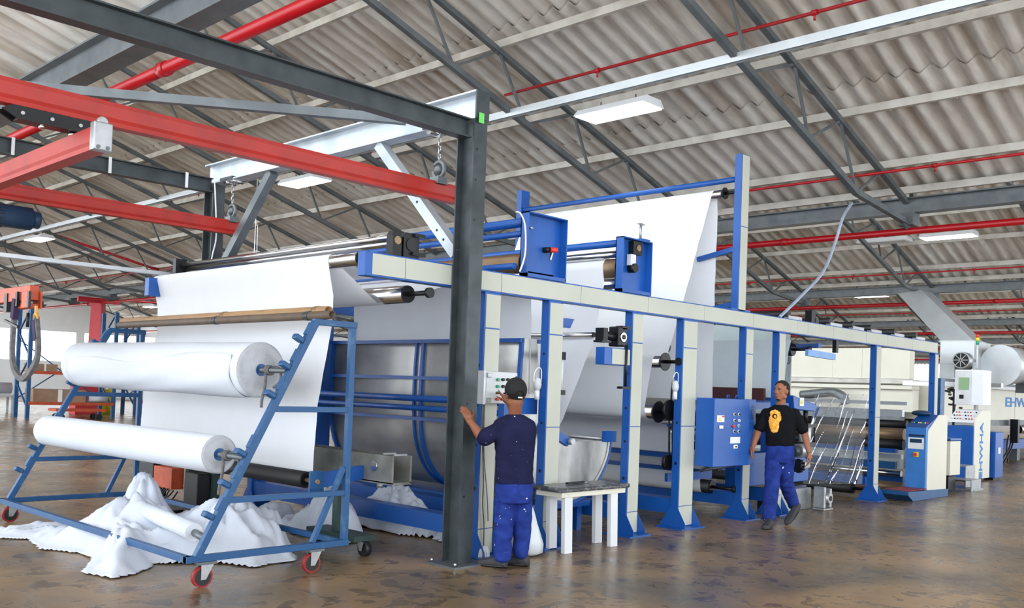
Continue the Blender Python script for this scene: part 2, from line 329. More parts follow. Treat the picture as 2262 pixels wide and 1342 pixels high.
# light channel and lamps
def lamp(x, y0, z, lab, L=1.2):
    t = thing('ceiling_lamp', lab, 'lamp', (x, y0, z)); y1 = y0+L
    mb = MB(); mb.prism([(x-.24, y0, z), (x+.24, y0, z), (x+.15, y0, z+.1), (x-.15, y0, z+.1)], (0, L, 0)); mb.build('housing', 'white', t)
    MB().box(x-.22, x+.22, y0+.03, y1-.03, z-.012, z-.001).build('diffuser', 'white' if lab[:5] == 'unlit' else 'glow', t)
    mb = MB(); mb.cyl((x, y0+.3, z+.1), (x, y0+.3, z+.2), .01, n=6).cyl((x, y1-.3, z+.1), (x, y1-.3, z+.2), .01, n=6); mb.build('hanger', 'chrome', t)
    return t
for x, y0, y1, nm in ((9.85, YA, 40, 'long pale steel lighting channel carrying the near row of ceiling lamps'), (22.5, 5, 20, 'pale steel lighting channel in the second roof bay'), (33.9, 5, 34, 'pale steel lighting channel in the third roof bay')):
    mb = MB().box(x-.04, x+.04, y0, y1, 5.66, 5.665).box(x-.04, x-.036, y0, y1, 5.56, 5.66).box(x+.036, x+.04, y0, y1, 5.56, 5.66)
    tag(mb.build('lighting_channel', 'tin'), nm, 'channel')
LL = [(10.1, 7.4, 5.36, 'largest lit ceiling lamp, above the tall white cloth'), (10.1, 15.0, 5.36, 'lit ceiling lamp just below the near red crane track'), (9.95, 28.4, 5.36, 'lit ceiling lamp at far left below the second red crane track'),
      (22.5, 7.4, 5.4, 'lit ceiling lamp under the thick red pipe at right'), (22.5, 8.9, 5.4, 'unlit white lamp housing next to the lit lamp at right'), (34, 14.2, 5.4, 'small lit lamp in the third bay above the frame beam'), (38, 18.9, 5.3, 'dim lit lamp in the third bay, leftmost seen above the frame beam'),
      (21.5, 38, 5.0, 'lit lamp in the distance left of the red column'), (21.5, 31, 5.0, 'lit lamp in the distance right of the red column'), (21.5, 46, 5.0, 'farthest small lit lamp behind the hanging sling')]
for a in LL: lamp(*a)
# columns, far walls
for x, y, lab in ((15.2, 37.6, 'red steel column standing in the distance at left, tapering upward'), (26.6, 44, 'distant red steel column behind the trolley arch')):
    t = thing('steel_column', lab, 'column', (x, y, 0)); mb = MB()
    mb.loft([mb.ring(Vector((x, y, 0)), Vector((.42, 0, 0)), Vector((0, .42, 0)), 4), mb.ring(Vector((x, y, 4.3)), Vector((.28, 0, 0)), Vector((0, .28, 0)), 4)], sm=False).build('shaft', 'redp', t)
    MB().box(x-.8, x+.8, y-.08, y+.08, 4.3, 4.5).build('head_plate', 'redp', t)
mb = MB().box(-7, XE+2, YB, YB+.2, 0, 2.2).box(-14, XE+2, YB, YB+.2, 4.0, 9)
for x in np.arange(-7, XE+2, 6.0): mb.box(x, x+.5, YB, YB+.2, 2.2, 4.0)
struct('wall_left', mb, 'wall')
mb = MB()
for i, x in enumerate(np.arange(-6.5, XE-5, 6.0)):
    mb.box(x, x+5.5, YB+.1, YB+.12, 2.2, 4.0)
wl = emis('bright window glass', (.93, .97, 1, 1), 2.2); struct('window_8', mb, wl)
struct('wall_far', MB().box(XE+1.8, XE+2, YA, YB, 0, 9), 'wall')
# racks in the distance
ZS = (at(90, 887, Y=33).z, at(90, 819, Y=33).z)
def rack(x, y, dx, lab):
    t = thing('pallet_rack', lab, 'rack', (x, y, 0)); h = 3.7
    for px, py in ((x, y), (x+dx, y), (x, y+1.1), (x+dx, y+1.1)): MB().box(px-.06, px+.06, py-.05, py+.05, 0, h).build('upright', 'blue2', t)
    for px in (x, x+dx):
        mb = MB()
        for i in range(4): mb.bar((px, y+(i % 2)*1.1, .3+i*.85), (px, y+((i+1) % 2)*1.1, .3+(i+1)*.85), .05, .04)
        mb.build('brace', 'blue2', t)
    mb = MB(); mb.bar((x, y+1.1, .6), (x+dx, y+1.1, 2.6), .05, .03).bar((x+dx, y+1.1, .6), (x, y+1.1, 2.6), .05, .03); mb.build('brace', 'blue2', t)
    for z in ZS:
        MB().box(x, x+dx, y-.06, y+.0, z-.1, z).build('beam', 'orange', t); MB().box(x+.06, x+dx-.06, y+.0, y+1.1, z-.03, z).build('shelf', 'card', t)
    return t
rack(11.2, 33, 2.8, 'blue pallet rack with orange shelf beams at the far left edge')
rack(15.9, 35.5, 2.7, 'blue pallet rack behind the red column in the distance')
def carton(x, y, z, dx, dy, h, lab, m='card'):
    t = thing('carton', lab, 'box', (x, y, z)); MB().box(x, x+dx, y, y+dy, z, z+h).build('body', m, t); MB().box(x+dx*.46, x+dx*.54, y-.004, y, z, z+h).build('tape', 'paper', t); return t
carton(11.4, 33.1, ZS[0], 1.7, .8, .42, 'large brown carton on the lower shelf of the left rack')
carton(11.35, 33.15, ZS[1], .8, .8, .24, 'small brown carton on the upper shelf of the left rack')
def baleroll(x0, x1, y, z, r, lab):
    mb = MB().cyl((x0, y, z), (x1, y, z), r); tag(mb.build('cloth_roll', 'cloth', loc=(x0, y, z)), lab, 'cloth roll')
baleroll(12.4, 13.9, 33.5, ZS[1]+.15, .14, 'pale cloth roll lying on the upper shelf of the left rack')
baleroll(13.25, 13.9, 33.3, ZS[0]+.13, .12, 'small pale cloth roll on the lower shelf of the left rack')
baleroll(9.4, 11.9, 36.8, .9, .2, 'long pale cloth roll at the far left edge of the hall')
mb = MB().box(9.2, 12.1, 36.5, 37.2, .6, .68)
for x in (9.4, 11.9):
    for y in (36.6, 37.1): mb.box(x-.04, x+.04, y-.04, y+.04, 0, .6)
tag(mb.build('low_table', 'lightgrey'), 'low pale table under the long cloth roll at the far left', 'table')
k = at(190, 915, Z=0); t = thing('red_cabinet', 'bright red cabinet on the floor at the foot of the distant red column', 'cabinet', (k.x, k.y, 0))
MB().box(k.x-.4, k.x+.4, k.y, k.y+.6, 0, 1.25).build('body', 'redp', t); MB().box(k.x-.37, k.x+.37, k.y-.02, k.y, .05, 1.2).build('door', 'redp', t)
k = at(216, 915, Z=0); t = thing('red_cabinet', 'narrow dark red post beside the yellow cylinders', 'cabinet', (k.x, k.y, 0)); MB().box(k.x-.08, k.x+.08, k.y, k.y+.2, 0, 1.2).build('body', 'maroon', t); MB().box(k.x-.07, k.x+.07, k.y-.02, k.y, .1, 1.1).build('door', 'redp', t)
for i, (px, lab) in enumerate(((226, 'yellow floor cylinder nearer the red cabinet'), (241, 'yellow floor cylinder farther right of the red cabinet'))):
    k = at(px, 913, Z=0); t = thing('yellow_cylinder', lab, 'cylinder', (k.x, k.y, 0)); MB().cyl((k.x, k.y, 0), (k.x, k.y, .95), .15).build('body', 'yellow', t); MB().cyl((k.x, k.y, .95), (k.x, k.y, 1.06), .08).build('cap', 'lightgrey', t)
t = thing('utility_cart', 'low orange flat cart on small wheels under the left rack', 'cart', (11.6, 31.6, 0))
MB().box(11.6, 13.2, 31.6, 32.3, .28, .36).build('deck', 'orange', t)
for x in (11.8, 13.0):
    for y in (31.7, 32.2): MB().cyl((x, y-.03, .1), (x, y+.03, .1), .1).build('wheel', 'black', t)
# ================================================================== CRANE GANTRY
def hbeam(mb, a, b, w, h, t=.012, up=(0, 0, 1)):
    """H section from a to b: flanges of width w, depth h measured along up"""
    a = Vector(a); b = Vector(b); u = Vector(up).normalized()
    mb.bar(a+u*(h/2-t/2), b+u*(h/2-t/2), w, t, up); mb.bar(a-u*(h/2-t/2), b-u*(h/2-t/2), w, t, up); mb.bar(a, b, t, h-2*t, up); return mb
t = thing('crane_gantry', 'grey steel portal with a dark column in the foreground and a pale overhead cross beam', 'gantry', (5.64, 6.1, 0))
hbeam(MB(), (5.64, 6.09, .015), (5.64, 6.09, 3.88), .155, .22, .014, (0, 1, 0)).build('column', 'dsteel', t)
hbeam(MB(), (5.64, 10.66, .015), (5.64, 10.66, 3.88), .155, .22, .014, (0, 1, 0)).build('column', 'dsteel', t)
for y in (6.09, 10.66):
    b = MB().box(5.44, 5.86, y-.2, y+.18, 0, .018).build('base_plate', 'steel', t)
    for dx in (.04, .38):
        for dy in (-.16, .14): MB().cyl((5.44+dx, y+dy, .018), (5.44+dx, y+dy, .05), .014, n=8).build('bolt', 'chrome', b)
hbeam(MB(), (5.64, 5.975, 4.01), (5.64, 10.78, 4.01), .155, .25, .014).build('cross_beam', 'sheensteel', t)
MB().box(5.56, 5.715, 5.96, 5.975, 3.885, 4.135).build('end_plate', 'dsteel', t)
hbeam(MB(), (5.56, 6.07, 3.80), (-1.0, 6.07, 3.80), .12, .17, .012).build('runway_beam', 'dsteel', t)
hbeam(MB(), (5.56, 10.60, 3.86), (-1.0, 10.60, 3.86), .12, .17, .012).build('runway_beam', 'dsteel', t)
mb = MB()
for x in (2.6, 3.3, 4.3, 5.2): mb.box(x, x+.03, 10.53, 10.545, 3.77, 3.95)
mb.build('cable_clip', 'wire', t)
mb = MB().bar((5.64, 6.22, 2.72), (5.64, 7.4, 3.88), .1, .1, (1, 0, 0)); br = mb.build('knee_brace', 'sheensteel', t)
mb = MB()
for q in (.12, .2, .45): p = Vector((5.64, 6.22, 2.72)).lerp(Vector((5.64, 7.4, 3.88)), q); mb.cyl(p-Vector((.054, 0, 0)), p-Vector((.05, 0, 0)), .012, n=8)
mb.build('bolt_hole', 'black', br)
MB().bar((5.64, 10.52, 2.72), (5.64, 9.35, 3.88), .1, .1, (1, 0, 0)).build('knee_brace', 'steel', t)
MB().bar((5.50, 6.85, 4.0), (0.6, 11.4, 4.25), .08, .08).build('roof_plane_brace', 'steel', t)
mb = MB()
for z in (3.62, 3.35, 3.0, 1.4, .6): mb.cyl((5.6, 5.978, z), (5.6, 5.984, z), .01, n=8)
mb.build('bolt', 'black', t)
tg = at(1062, 250, Y=5.955); tg2 = at(1067, 274, Y=5.955)
mb = MB(); mb.box(tg.x-.025, tg.x+.03, 5.94, 5.948, tg2.z, tg.z).build('tag_label', 'tagg', t)
# two red tracks
def track(y, x1, z0, z1, lab):
    t = thing('crane_track', lab, 'beam', (x1, y, z0)); h = z1-z0
    mb = MB(); prof = [(-.045, 0), (-.045, .03), (-.02, .035), (-.03, .06), (-.04, h-.035), (-.02, h-.03), (-.02, h), (.02, h), (.02, h-.03), (.04, h-.035), (.03, .06), (.02, .035), (.045, .03), (.045, 0)]
    mb.prism([(x1, y+a, z0+b) for a, b in prof], (-(x1-(.2 if y < 8 else 1.2)), 0, 0)); mb.build('rail', 'red', t)
    MB().box(x1-.03, x1+.004, y-.05, y+.05, z0+.01, z0+.05).build('end_stop', 'redp', t); return t
track(6.53, 5.86, 3.24, 3.41, 'nearer long red crane track, ending beside the dark steel column')
track(10.24, 5.77, 3.25, 3.42, 'farther red crane track, ending behind the far knee brace')
def hanger(y, z0, z1, lab):
    t = thing('chain_hanger', lab, 'chain', (5.65, y, z0)); x = 5.65
    MB().box(x-.1, x+.1, y-.14, y+.14, z1-.1, z1-.07).build('beam_clamp', 'dsteel', t)
    for s in (-.08, .08): MB().cyl((x-.07, y+s, z1-.11), (x+.07, y+s, z1-.11), .035, n=12).build('trolley_wheel', 'chrome', t)
    mb = MB(); zz = z1-.12; i = 0
    while zz > z0+.19:
        c = Vector((x, y, zz)); a = Vector((.014, 0, 0)) if i % 2 else Vector((0, .014, 0))
        mb.tube([c+a+Vector((0, 0, .015)), c+Vector((0, 0, .026)), c-a+Vector((0, 0, .015)), c-a-Vector((0, 0, .015)), c-Vector((0, 0, .026)), c+a-Vector((0, 0, .015)), c+a+Vector((0, 0, .015))], .0045, 6); zz -= .038; i += 1
    mb.build('chain', 'chrome', t)
    mb = MB(); cz = z0+.1
    mb.tube([(x, y+.075*math.cos(q), cz+.075*math.sin(q)) for q in np.linspace(.6, 2*PI+.0, 20)], .02, 8).ball((x, y, cz), .045)
    mb.box(x-.055, x+.055, y-.06, y+.06, z0-.035, z0+.03); mb.build('hook_block', 'steel', t)
hanger(6.53, 3.42, 3.99, 'short chain and hook block holding the nearer red track'); hanger(10.24, 3.43, 3.99, 'short chain and hook block holding the farther red track')
# bridge girder, trolley, motor
gx = 2.42
t = thing('bridge_girder', 'pale red crane bridge bar with a grey end cap, hung below the tracks', 'beam', (gx, 6.05, 2.95))
prof = [(-.05, 0), (-.05, .03), (-.03, .035), (-.045, .06), (-.045, .15), (-.025, .165), (.025, .165), (.045, .15), (.045, .06), (.03, .035), (.05, .03), (.05, 0)]
mb = MB(); mb.prism([(gx+a, 6.10, 2.96+b) for a, b in prof], (0, 5.0, 0)); mb.build('rail', 'red', t)
mb = MB(); mb.box(gx-.06, gx+.06, 6.03, 6.1, 2.955, 3.135); mb.cyl((gx, 6.04, 3.14), (gx, 6.08, 3.14), .035, n=14); c_ = mb.build('end_cap', 'alu', t, bev=.008)
for s in (-.03, .03): MB().cyl((gx+s, 6.022, 2.975), (gx+s, 6.03, 2.975), .012, n=8).build('bolt', 'steel', c_)
t = thing('crane_trolley', 'black wheeled trolley gripping the underside of the nearer red track', 'trolley', (2.3, 6.53, 3.13))
mb = MB()
for dy in (-.06, .05): mb.prism([(1.96, 6.53+dy, 3.2), (2.02, 6.53+dy, 3.235), (2.5, 6.53+dy, 3.235), (2.56, 6.53+dy, 3.2), (2.48, 6.53+dy, 3.15), (2.06, 6.53+dy, 3.15)], (0, .012, 0))
mb.box(2.06, 2.48, 6.48, 6.58, 3.15, 3.165); mb.build('side_plate', 'black', t)
mb = MB()
for x in (2.08, 2.26, 2.44): MB().cyl((x, 6.455, 3.19), (x, 6.47, 3.19), .012, n=10).build('wheel_bolt', 'alu', t)
MB().cyl((2.42, 6.53, 3.12), (2.42, 6.53, 3.15), .03, n=10).build('swivel', 'chrome', t); MB().ball((2.2, 6.47, 3.13), .02).build('swivel_nut', 'chrome', t)
t = thing('drive_motor', 'dark blue ribbed drive motor under the farther red track', 'motor', (3.2, 10.24, 3.02))
mb = MB().cyl((2.6, 10.24, 3.09), (3.42, 10.24, 3.09), .115, n=28); mb.build('body', 'motor', t)
mb = MB()
for i in range(18):
    a = 2*PI*i/18; mb.bar((2.62, 10.24+.12*math.cos(a), 3.09+.12*math.sin(a)), (3.15, 10.24+.12*math.cos(a), 3.09+.12*math.sin(a)), .01, .01)
mb.build('cooling_fin', 'black', t); MB().cyl((3.42, 10.24, 3.09), (3.5, 10.24, 3.09), .085, n=24).build('fan_cover', 'motor', t); MB().box(2.75, 3.1, 10.2, 10.28, 3.2, 3.26).build('mounting', 'black', t)
# orange lifting beam and sling
t = thing('lifting_beam', 'orange lifting beam at the left edge with a brown trolley block', 'beam', (3.0, 8.8, 2.16))
MB().box(2.96, 3.04, 8.8, 11.4, 2.17, 2.30).build('beam', 'orange', t, bev=.005)
mb = MB().box(2.945, 2.96, 8.76, 8.95, 2.10, 2.25).box(3.04, 3.055, 8.76, 8.95, 2.10, 2.25).box(2.96, 3.04, 8.8, 9.2, 2.10, 2.14); mb.build('trolley_block', 'orange', t, bev=.004)
mb = MB().box(2.93, 2.95, 9.02, 9.07, 2.12, 2.25).box(2.93, 2.95, 8.73, 8.77, 2.10, 2.24).bar((2.93, 9.3, 2.0), (2.93, 8.95, 1.93), .02, .02).cyl((2.95, 8.78, 1.93), (2.95, 8.78, 2.05), .015, n=8).box(2.95, 3.0, 9.34, 9.42, 2.08, 2.25); mb.build('catch', 'black', t)
mb = MB().tube([(3, 10.2, 2.3), (3, 10.2, 2.98)], .012); mb.build('suspension_rod', 'steel', t)
t = thing('lifting_sling', 'grey webbing sling with purple sleeves hanging in a U from the orange beam', 'sling', (2.95, 9.1, 1.46))
Pp = [at(x, y, X=2.95) for x, y in ((36, 665), (30, 720), (27, 780), (32, 815), (48, 836), (66, 822), (82, 790), (84, 750), (80, 700))]
def ribbon(mb, pts, w, th=.012):
    for a, b in zip(pts[:-1], pts[1:]): mb.bar(a, b, w, th, (1, 0, 0))
def smooth(pts, n=6):
    out = []
    P = [pts[0]]+list(pts)+[pts[-1]]
    for i in range(1, len(P)-2):
        for k in range(n):
            t_ = k/n; a, b, c, d = P[i-1], P[i], P[i+1], P[i+2]
            out.append(.5*((2*b)+(c-a)*t_+(2*a-5*b+4*c-d)*t_*t_+(3*b-a-3*c+d)*t_**3))
    return out+[pts[-1]]
def strap(pts, w, th):
    mb = MB(); pts = smooth(pts, 5); rings = []
    for i, p in enumerate(pts):
        d = (pts[min(i+1, len(pts)-1)]-pts[max(i-1, 0)]).normalized(); x = Vector((1, 0, 0)); y = d.cross(x).normalized()
        rings.append([p+x*w/2+y*th/2, p-x*w/2+y*th/2, p-x*w/2-y*th/2, p+x*w/2-y*th/2])
    return mb.loft(rings, sm=False)
strap(Pp, .035, .05).build('webbing', 'grey', t)
strap([at(x, y, X=2.95) for x, y in ((36, 660), (33, 690), (31, 703))], .05, .07).build('sleeve', 'purple', t)
strap([at(x, y, X=2.95) for x, y in ((78, 708), (80, 730), (82, 750))], .045, .06).build('sleeve', 'purple', t)
mb = MB(); c0 = at(79, 701, X=2.95); mb.tube([c0+Vector((0, .035*math.cos(a), .035*math.sin(a))) for a in np.linspace(0, 2*PI, 16)], .012, 8).bar(c0+Vector((0, 0, .03)), c0+Vector((0, 0, .1)), .02, .02); mb.build('shackle', mat('orange shackle', srgb(220, 150, 40), .4), t)
# cable ladder
t = thing('cable_ladder', 'thin pale cable ladder running level across the left background', 'cable tray', (3, 10.3, 2.7))
MB().box(0.5, 5.0, 10.26, 10.27, 2.68, 2.72).box(0.5, 5.0, 10.34, 10.35, 2.68, 2.72).build('side_rail', 'tin', t)
mb = MB()
for x in np.arange(.5, 5.0, .06): mb.box(x, x+.012, 10.27, 10.34, 2.69, 2.705)
mb.build('rung', 'tin', t, kind='stuff')
tag(MB().tube(smooth([Vector((5.56, 10.54, 3.98)), at(476, 440, Y=10.5), at(478, 520, Y=10.5), at(470, 560, Y=10.5), at(462, 600, Y=10.5)], 6), .009, 6).build('hanging_cable', 'wire'), 'white cable hanging down the far gantry column', 'cable')
tag(MB().tube([(9.85, 16.9, 5.56), (9.85, 16.9, 2.9), (9.92, 16.9, 2.85), (9.9, 16.9, 4.6), (9.85, 16.9, 4.7)], .009, 6).build('pull_cord', 'wire'), 'thin white cords hanging behind the far knee brace', 'cord')
# ================================================================== MACHINE FRAME
YF, YR = 6.22, 10.13
t = MF = thing('machine_frame', 'long blue printing machine frame with cream cover panels on its top beam and posts', 'machine frame', (4.63, 6.27, 0))
POSTS = [(6.0, 6.2), (6.88, 7.09), (8.23, 8.43), (9.21, 9.5), (10.61, 10.79), (11.46, 11.63), (14.55, 14.73), (17.0, 17.15)]
fb = MB().box(4.63, 17.12, YF, YF+.1, 2.425, 2.625).build('top_beam', 'blue', t, bev=.004)
J = [4.70, 5.05, 6.2, 7.35, 8.5, 9.63, 10.77, 11.94, 12.25, 13.04, 14.15, 14.96, 15.97, 17.1]
for a, b in zip(J[:-1], J[1:]):
    cp = MB().box(a+.003, b-.003, YF-.006, YF-.0005, 2.44, 2.612).build('cover_panel', 'cream', fb, bev=.0015)
MB().box(4.63, 17.12, YR, YR+.1, 2.425, 2.625).build('top_beam', 'blue', t, bev=.004)
def foot(x0, x1, y0, y1, par):
    mb = MB().box(x0-.09, x1+.09, y0-.13, y1+.15, 0, .015); mb.build('base_plate', 'blue', par)
    for x in (x0-.008, x1):
        MB().prism([(x, y0-.11, .015), (x, y1+.13, .015), (x, y1+.13, .05), (x, y1+.0, .24), (x, y0, .24), (x, y0-.11, .06)], (.008, 0, 0)).build('gusset', 'blue', par)
for i, (x0, x1) in enumerate(POSTS):
    p = MB().box(x0, x1, YF, YF+.1, .012, 2.425).build('post', 'blue', t, bev=.003)
    zs = [(.26, 1.18), (1.185, 2.09), (2.1, 2.41)] if i < 5 else [(.26, 1.3), (1.305, 2.41)]
    for a, b in [(.03, .255)]+zs: MB().box(x0+.012, x1-.004, YF-.006, YF-.0005, a, b-.004).build('cover_panel', 'cream', p)
    for z in (.62, 1.02, 1.38, 1.75) if i % 2 == 0 else (.75, 1.22, 1.9): MB().cyl((x0-.0015, YF+.05, z), (x0+.004, YF+.05, z), .013 if z > 1 else .018, n=10).build('bolt_hole', 'black', p)
    foot(x0, x1, YF, YF+.1, p)
    q = MB().box(x0, x1, YR, YR+.1, .012, 2.425).build('post', 'blue', t); foot(x0, x1, YR, YR+.1, q)
# tall pair carrying the top roller
for y0 in (YF, YR-.08):
    p = MB().box(10.39, 10.57, y0, y0+.1, 2.625, 4.60).build('tall_post', 'blue', t, bev=.003)
    if y0 == YF:
        for a, b in ((2.64, 3.68), (3.69, 4.59)): MB().box(10.402, 10.566, y0-.006, y0-.0005, a, b).build('cover_panel', 'cream', p)
        MB().box(10.25, 10.7, y0, y0+.12, 2.625, 2.645).build('base_plate', 'blue', p)
for z in (3.42, 2.72): MB().bar((10.5, 6.34, z), (10.5, 6.9, z+.1*(-1 if z > 3 else -1)), .06, .06).build('stay', 'blue', t)
def ytube(par, name, x, z, r, y0, y1, m='blue'): return MB().cyl((x, y0, z), (x, y1, z), r, n=20).build(name, m, par)
ytube(t, 'cross_tube', 10.44, 4.295, .035, 6.32, 10.05)
# lower cross members
for x0, x1 in POSTS[:6]: MB().box(x0+.02, x1-.02, 6.32, 10.13, .16, .33).build('cross_beam', 'blue', t)
MB().box(6.2, 17.0, YR+.02, YR+.08, .16, .33).build('long_beam', 'blue', t)
ytube(t, 'cross_tube', 6.62, 1.405, .035, 6.5, 10.13); ytube(t, 'cross_tube', 6.62, 1.30, .03, 6.5, 10.13); 
for z in (1.405, 1.30): pass
MB().box(6.55, 6.9, 10.06, 10.12, .95, 2.42).build('side_plate', 'blue', t)
MB().box(6.5, 6.7, 6.42, 6.5, 1.2, 1.5).build('tube_bracket', 'blue', t); MB().box(6.7, 6.95, 6.40, 6.44, 1.3, 1.46).build('tube_bracket', 'blue', t)
for x, z, h in ((10.6, .53, .1), (9.9, .78, .06), (10.9, 1.30, .16)): MB().box(x, x+.08, 6.7, 10.13, z-h/2, z+h/2).build('cross_beam', 'blue', t)
MB().box(9.62, 10.6, 6.66, 6.7, .48, .58).build('side_rail', 'blue', t)
MB().box(12.1, 13.3, 6.9, 10.13, 1.38, 1.5).build('cross_beam', 'blue', t)
MB().box(12.3, 12.36, 6.9, 10.1, 1.50, 1.68).build('guard_strip', 'maroon', t)
# housings on the beam
def housing(x0, x1, z1, y, nm='bearing_housing'):
    h = thing(nm, '', '', (x0, y, 2.625)) if False else None
    mb = MB().box(x0, x1, y+.09, y+.1, 2.625, z1).box(x0, x1, y, y+.1, z1-.012, z1).box(x0, x0+.012, y, y+.1, 2.625, z1).box(x1-.012, x1, y, y+.1, 2.625, z1).box(x0, x1, y, y+.1, 2.625, 2.66)
    return mb.build(nm, 'blue', t)
h1 = housing(6.52, 7.09, 3.25, YF-.02); housing(6.52, 7.09, 3.2, YR)
MB().box(6.62, 7.0, 6.29, 6.298, 2.665, 2.69).build('slot', 'black', h1)
kp = at(1215, 553, Y=6.25); mb = MB().cyl(kp+Vector((-.05, .04, 0)), kp+Vector((-.03, -.03, 0)), .028, n=12); mb.build('valve_base', 'black', h1)
MB().cyl(kp+Vector((-.03, -.03, 0)), kp+Vector((.03, -.07, .002)), .026, n=14).build('valve_knob', 'redb', h1)
MB().bar(kp+Vector((0, -.03, -.02)), kp+Vector((-.03, -.03, -.1)), .02, .02).build('valve_fitting', 'chrome', h1)
kb = at(1176, 503, Y=6.2); MB().cyl(kb+Vector((0, 0, 0)), kb+Vector((0, .08, 0)), .012, n=10).build('screw', 'chrome', h1)
h2 = housing(8.0, 8.53, 3.22, YF-.02); housing(8.0, 8.53, 3.2, YR)
k = at(1405, 548, Y=6.24); MB().box(k.x-.07, k.x+.09, 6.22, 6.3, k.z-.07, k.z+.07).build('bearing_block', 'black', h2)
MB().cyl((k.x+.02, 6.21, k.z), (k.x+.02, 6.225, k.z), .035, n=14).build('bearing_cap', 'bronze', h2)
k = at(1397, 568, Y=6.24); MB().box(k.x-.045, k.x+.045, 6.225, 6.28, k.z-.09, k.z+.03).build('slider', 'white', h2)
k = at(1398, 592, Y=6.24); MB().cyl((k.x, 6.2, k.z), (k.x, 6.28, k.z), .05, n=14).build('flange', 'black', h2)
k = at(1415, 520, Y=6.26); MB().cyl((k.x, k.y, 3.22), (k.x, k.y, 3.42), .014, n=8).build('adjusting_screw', 'alu', h2)
MB().box(k.x-.06, k.x+.06, k.y-.01, k.y+.01, 3.40, 3.415).build('hand_lever', 'alu', h2); MB().box(k.x-.06, k.x+.1, 6.2, 6.32, 3.221, 3.24).build('top_plate', 'blue', h2)
MB().tube(smooth([Vector((k.x+.05, k.y, 3.24)), Vector((k.x+.12, k.y, 3.33)), Vector((k.x+.19, k.y, 3.28)), Vector((k.x+.2, k.y, 3.1)), Vector((k.x+.19, k.y, 2.65))], 5), .005, 6).build('air_hose', 'wire', h2)
ytube(t, 'cross_tube', 6.62, 3.17, .045, 6.30, 10.13); ytube(t, 'cross_tube', 6.62, 3.06, .03, 6.30, 10.13); ytube(t, 'cross_tube', 8.12, 3.17, .04, 6.30, 10.13)
ytube(t, 'cross_tube', 6.45, 2.72, .03, 6.3, 10.13)
hz = smooth([at(1148, 600, Y=6.2), at(1160, 560, Y=6.2), at(1160, 500, Y=6.2), at(1150, 472, Y=6.2), at(1140, 468, Y=6.25)], 5)
MB().tube(hz, .009, 6).build('air_hose', 'wire', t)
# pulley blocks, motor and screw on posts
k = at(1350, 745, Y=6.2)
MB().box(7.62, 8.04, 6.10, 6.22, 1.83, 2.01).build('drive_box', 'blue', t, bev=.004); MB().box(7.74, 8.04, 6.093, 6.099, 1.84, 2.0).build('cover_panel', 'cream', t)
m_ = MB().cyl((7.86, 6.16, 2.06), (7.99, 6.16, 2.22), .001, n=4) if False else None
g = MB().box(7.86, 8.01, 6.11, 6.25, 2.03, 2.24).build('gearbox', 'black', t, bev=.012)
MB().cyl((7.935, 6.10, 2.13), (7.935, 6.115, 2.13), .05, n=18).build('bearing_ring', 'chrome', g); MB().cyl((7.935, 6.092, 2.13), (7.935, 6.105, 2.13), .025, n=14).build('bearing_hub', 'black', g)
MB().box(7.92, 8.06, 6.11, 6.2, 2.215, 2.25).build('gearbox_arm', 'black', g)
mt = MB().cyl((7.87, 6.18, 2.13), (7.68, 6.18, 2.14), .045, n=16).build('motor', 'black', t); MB().box(7.63, 7.70, 6.13, 6.24, 2.08, 2.21).build('motor_end', 'black', mt); MB().box(7.6, 7.75, 6.12, 6.24, 2.06, 2.08).build('motor_foot', 'black', mt)
MB().cyl((7.96, 6.08, 2.05), (7.96, 6.08, 1.60), .014, n=10).build('screw_rod', 'black', t); MB().box(7.87, 8.02, 6.05, 6.12, 1.585, 1.61).build('screw_foot', 'black', t)
for x, y, nm in ((1187, 848, 'a'), (1492, 853, 'b')):
    k = at(x, y, Y=6.27); s = MB().ball(k, .045, .04, .07).build('air_regulator', 'lightgrey', t)
    MB().cyl(k-Vector((0, 0, .15)), k-Vector((0, 0, .06)), .025, n=12).build('bowl', 'white', s); MB().cyl(k+Vector((0, 0, .05)), k+Vector((.05, .04, .03)), .02, n=8).build('gauge', 'black', s)
    MB().tube(smooth([k+Vector((-.05, 0, .02)), k+Vector((-.05, 0, .1)), k+Vector((0, 0, .16)), k+Vector((.05, 0, .14)), k+Vector((.05, 0, .02))], 5), .006, 6).build('hose', 'wire', s)
k = at(1238, 830, Y=6.42); s = MB().cyl((k.x, k.y, 1.55), (k.x, k.y, 1.88), .03, n=14).build('pneumatic_cylinder', 'white', t)
MB().box(k.x-.035, k.x+.035, k.y-.035, k.y+.035, 1.86, 1.94).build('cylinder_head', 'black', s); MB().box(k.x-.04, k.x+.04, k.y-.04, k.y+.04, 1.5, 1.55).build('cylinder_foot', 'black', s); MB().box(k.x-.2, k.x, k.y-.02, k.y+.0, 1.88, 1.93).build('cylinder_bracket', 'blue', s)
k = at(1260, 714, Y=6.45); MB().prism([(7.1, 6.45, k.z+.05), (k.x+.06, 6.45, k.z+.05), (k.x, 6.45, k.z-.05), (7.1, 6.45, k.z-.05)], (0, .01, 0)).build('guide_bracket', 'blue', t)
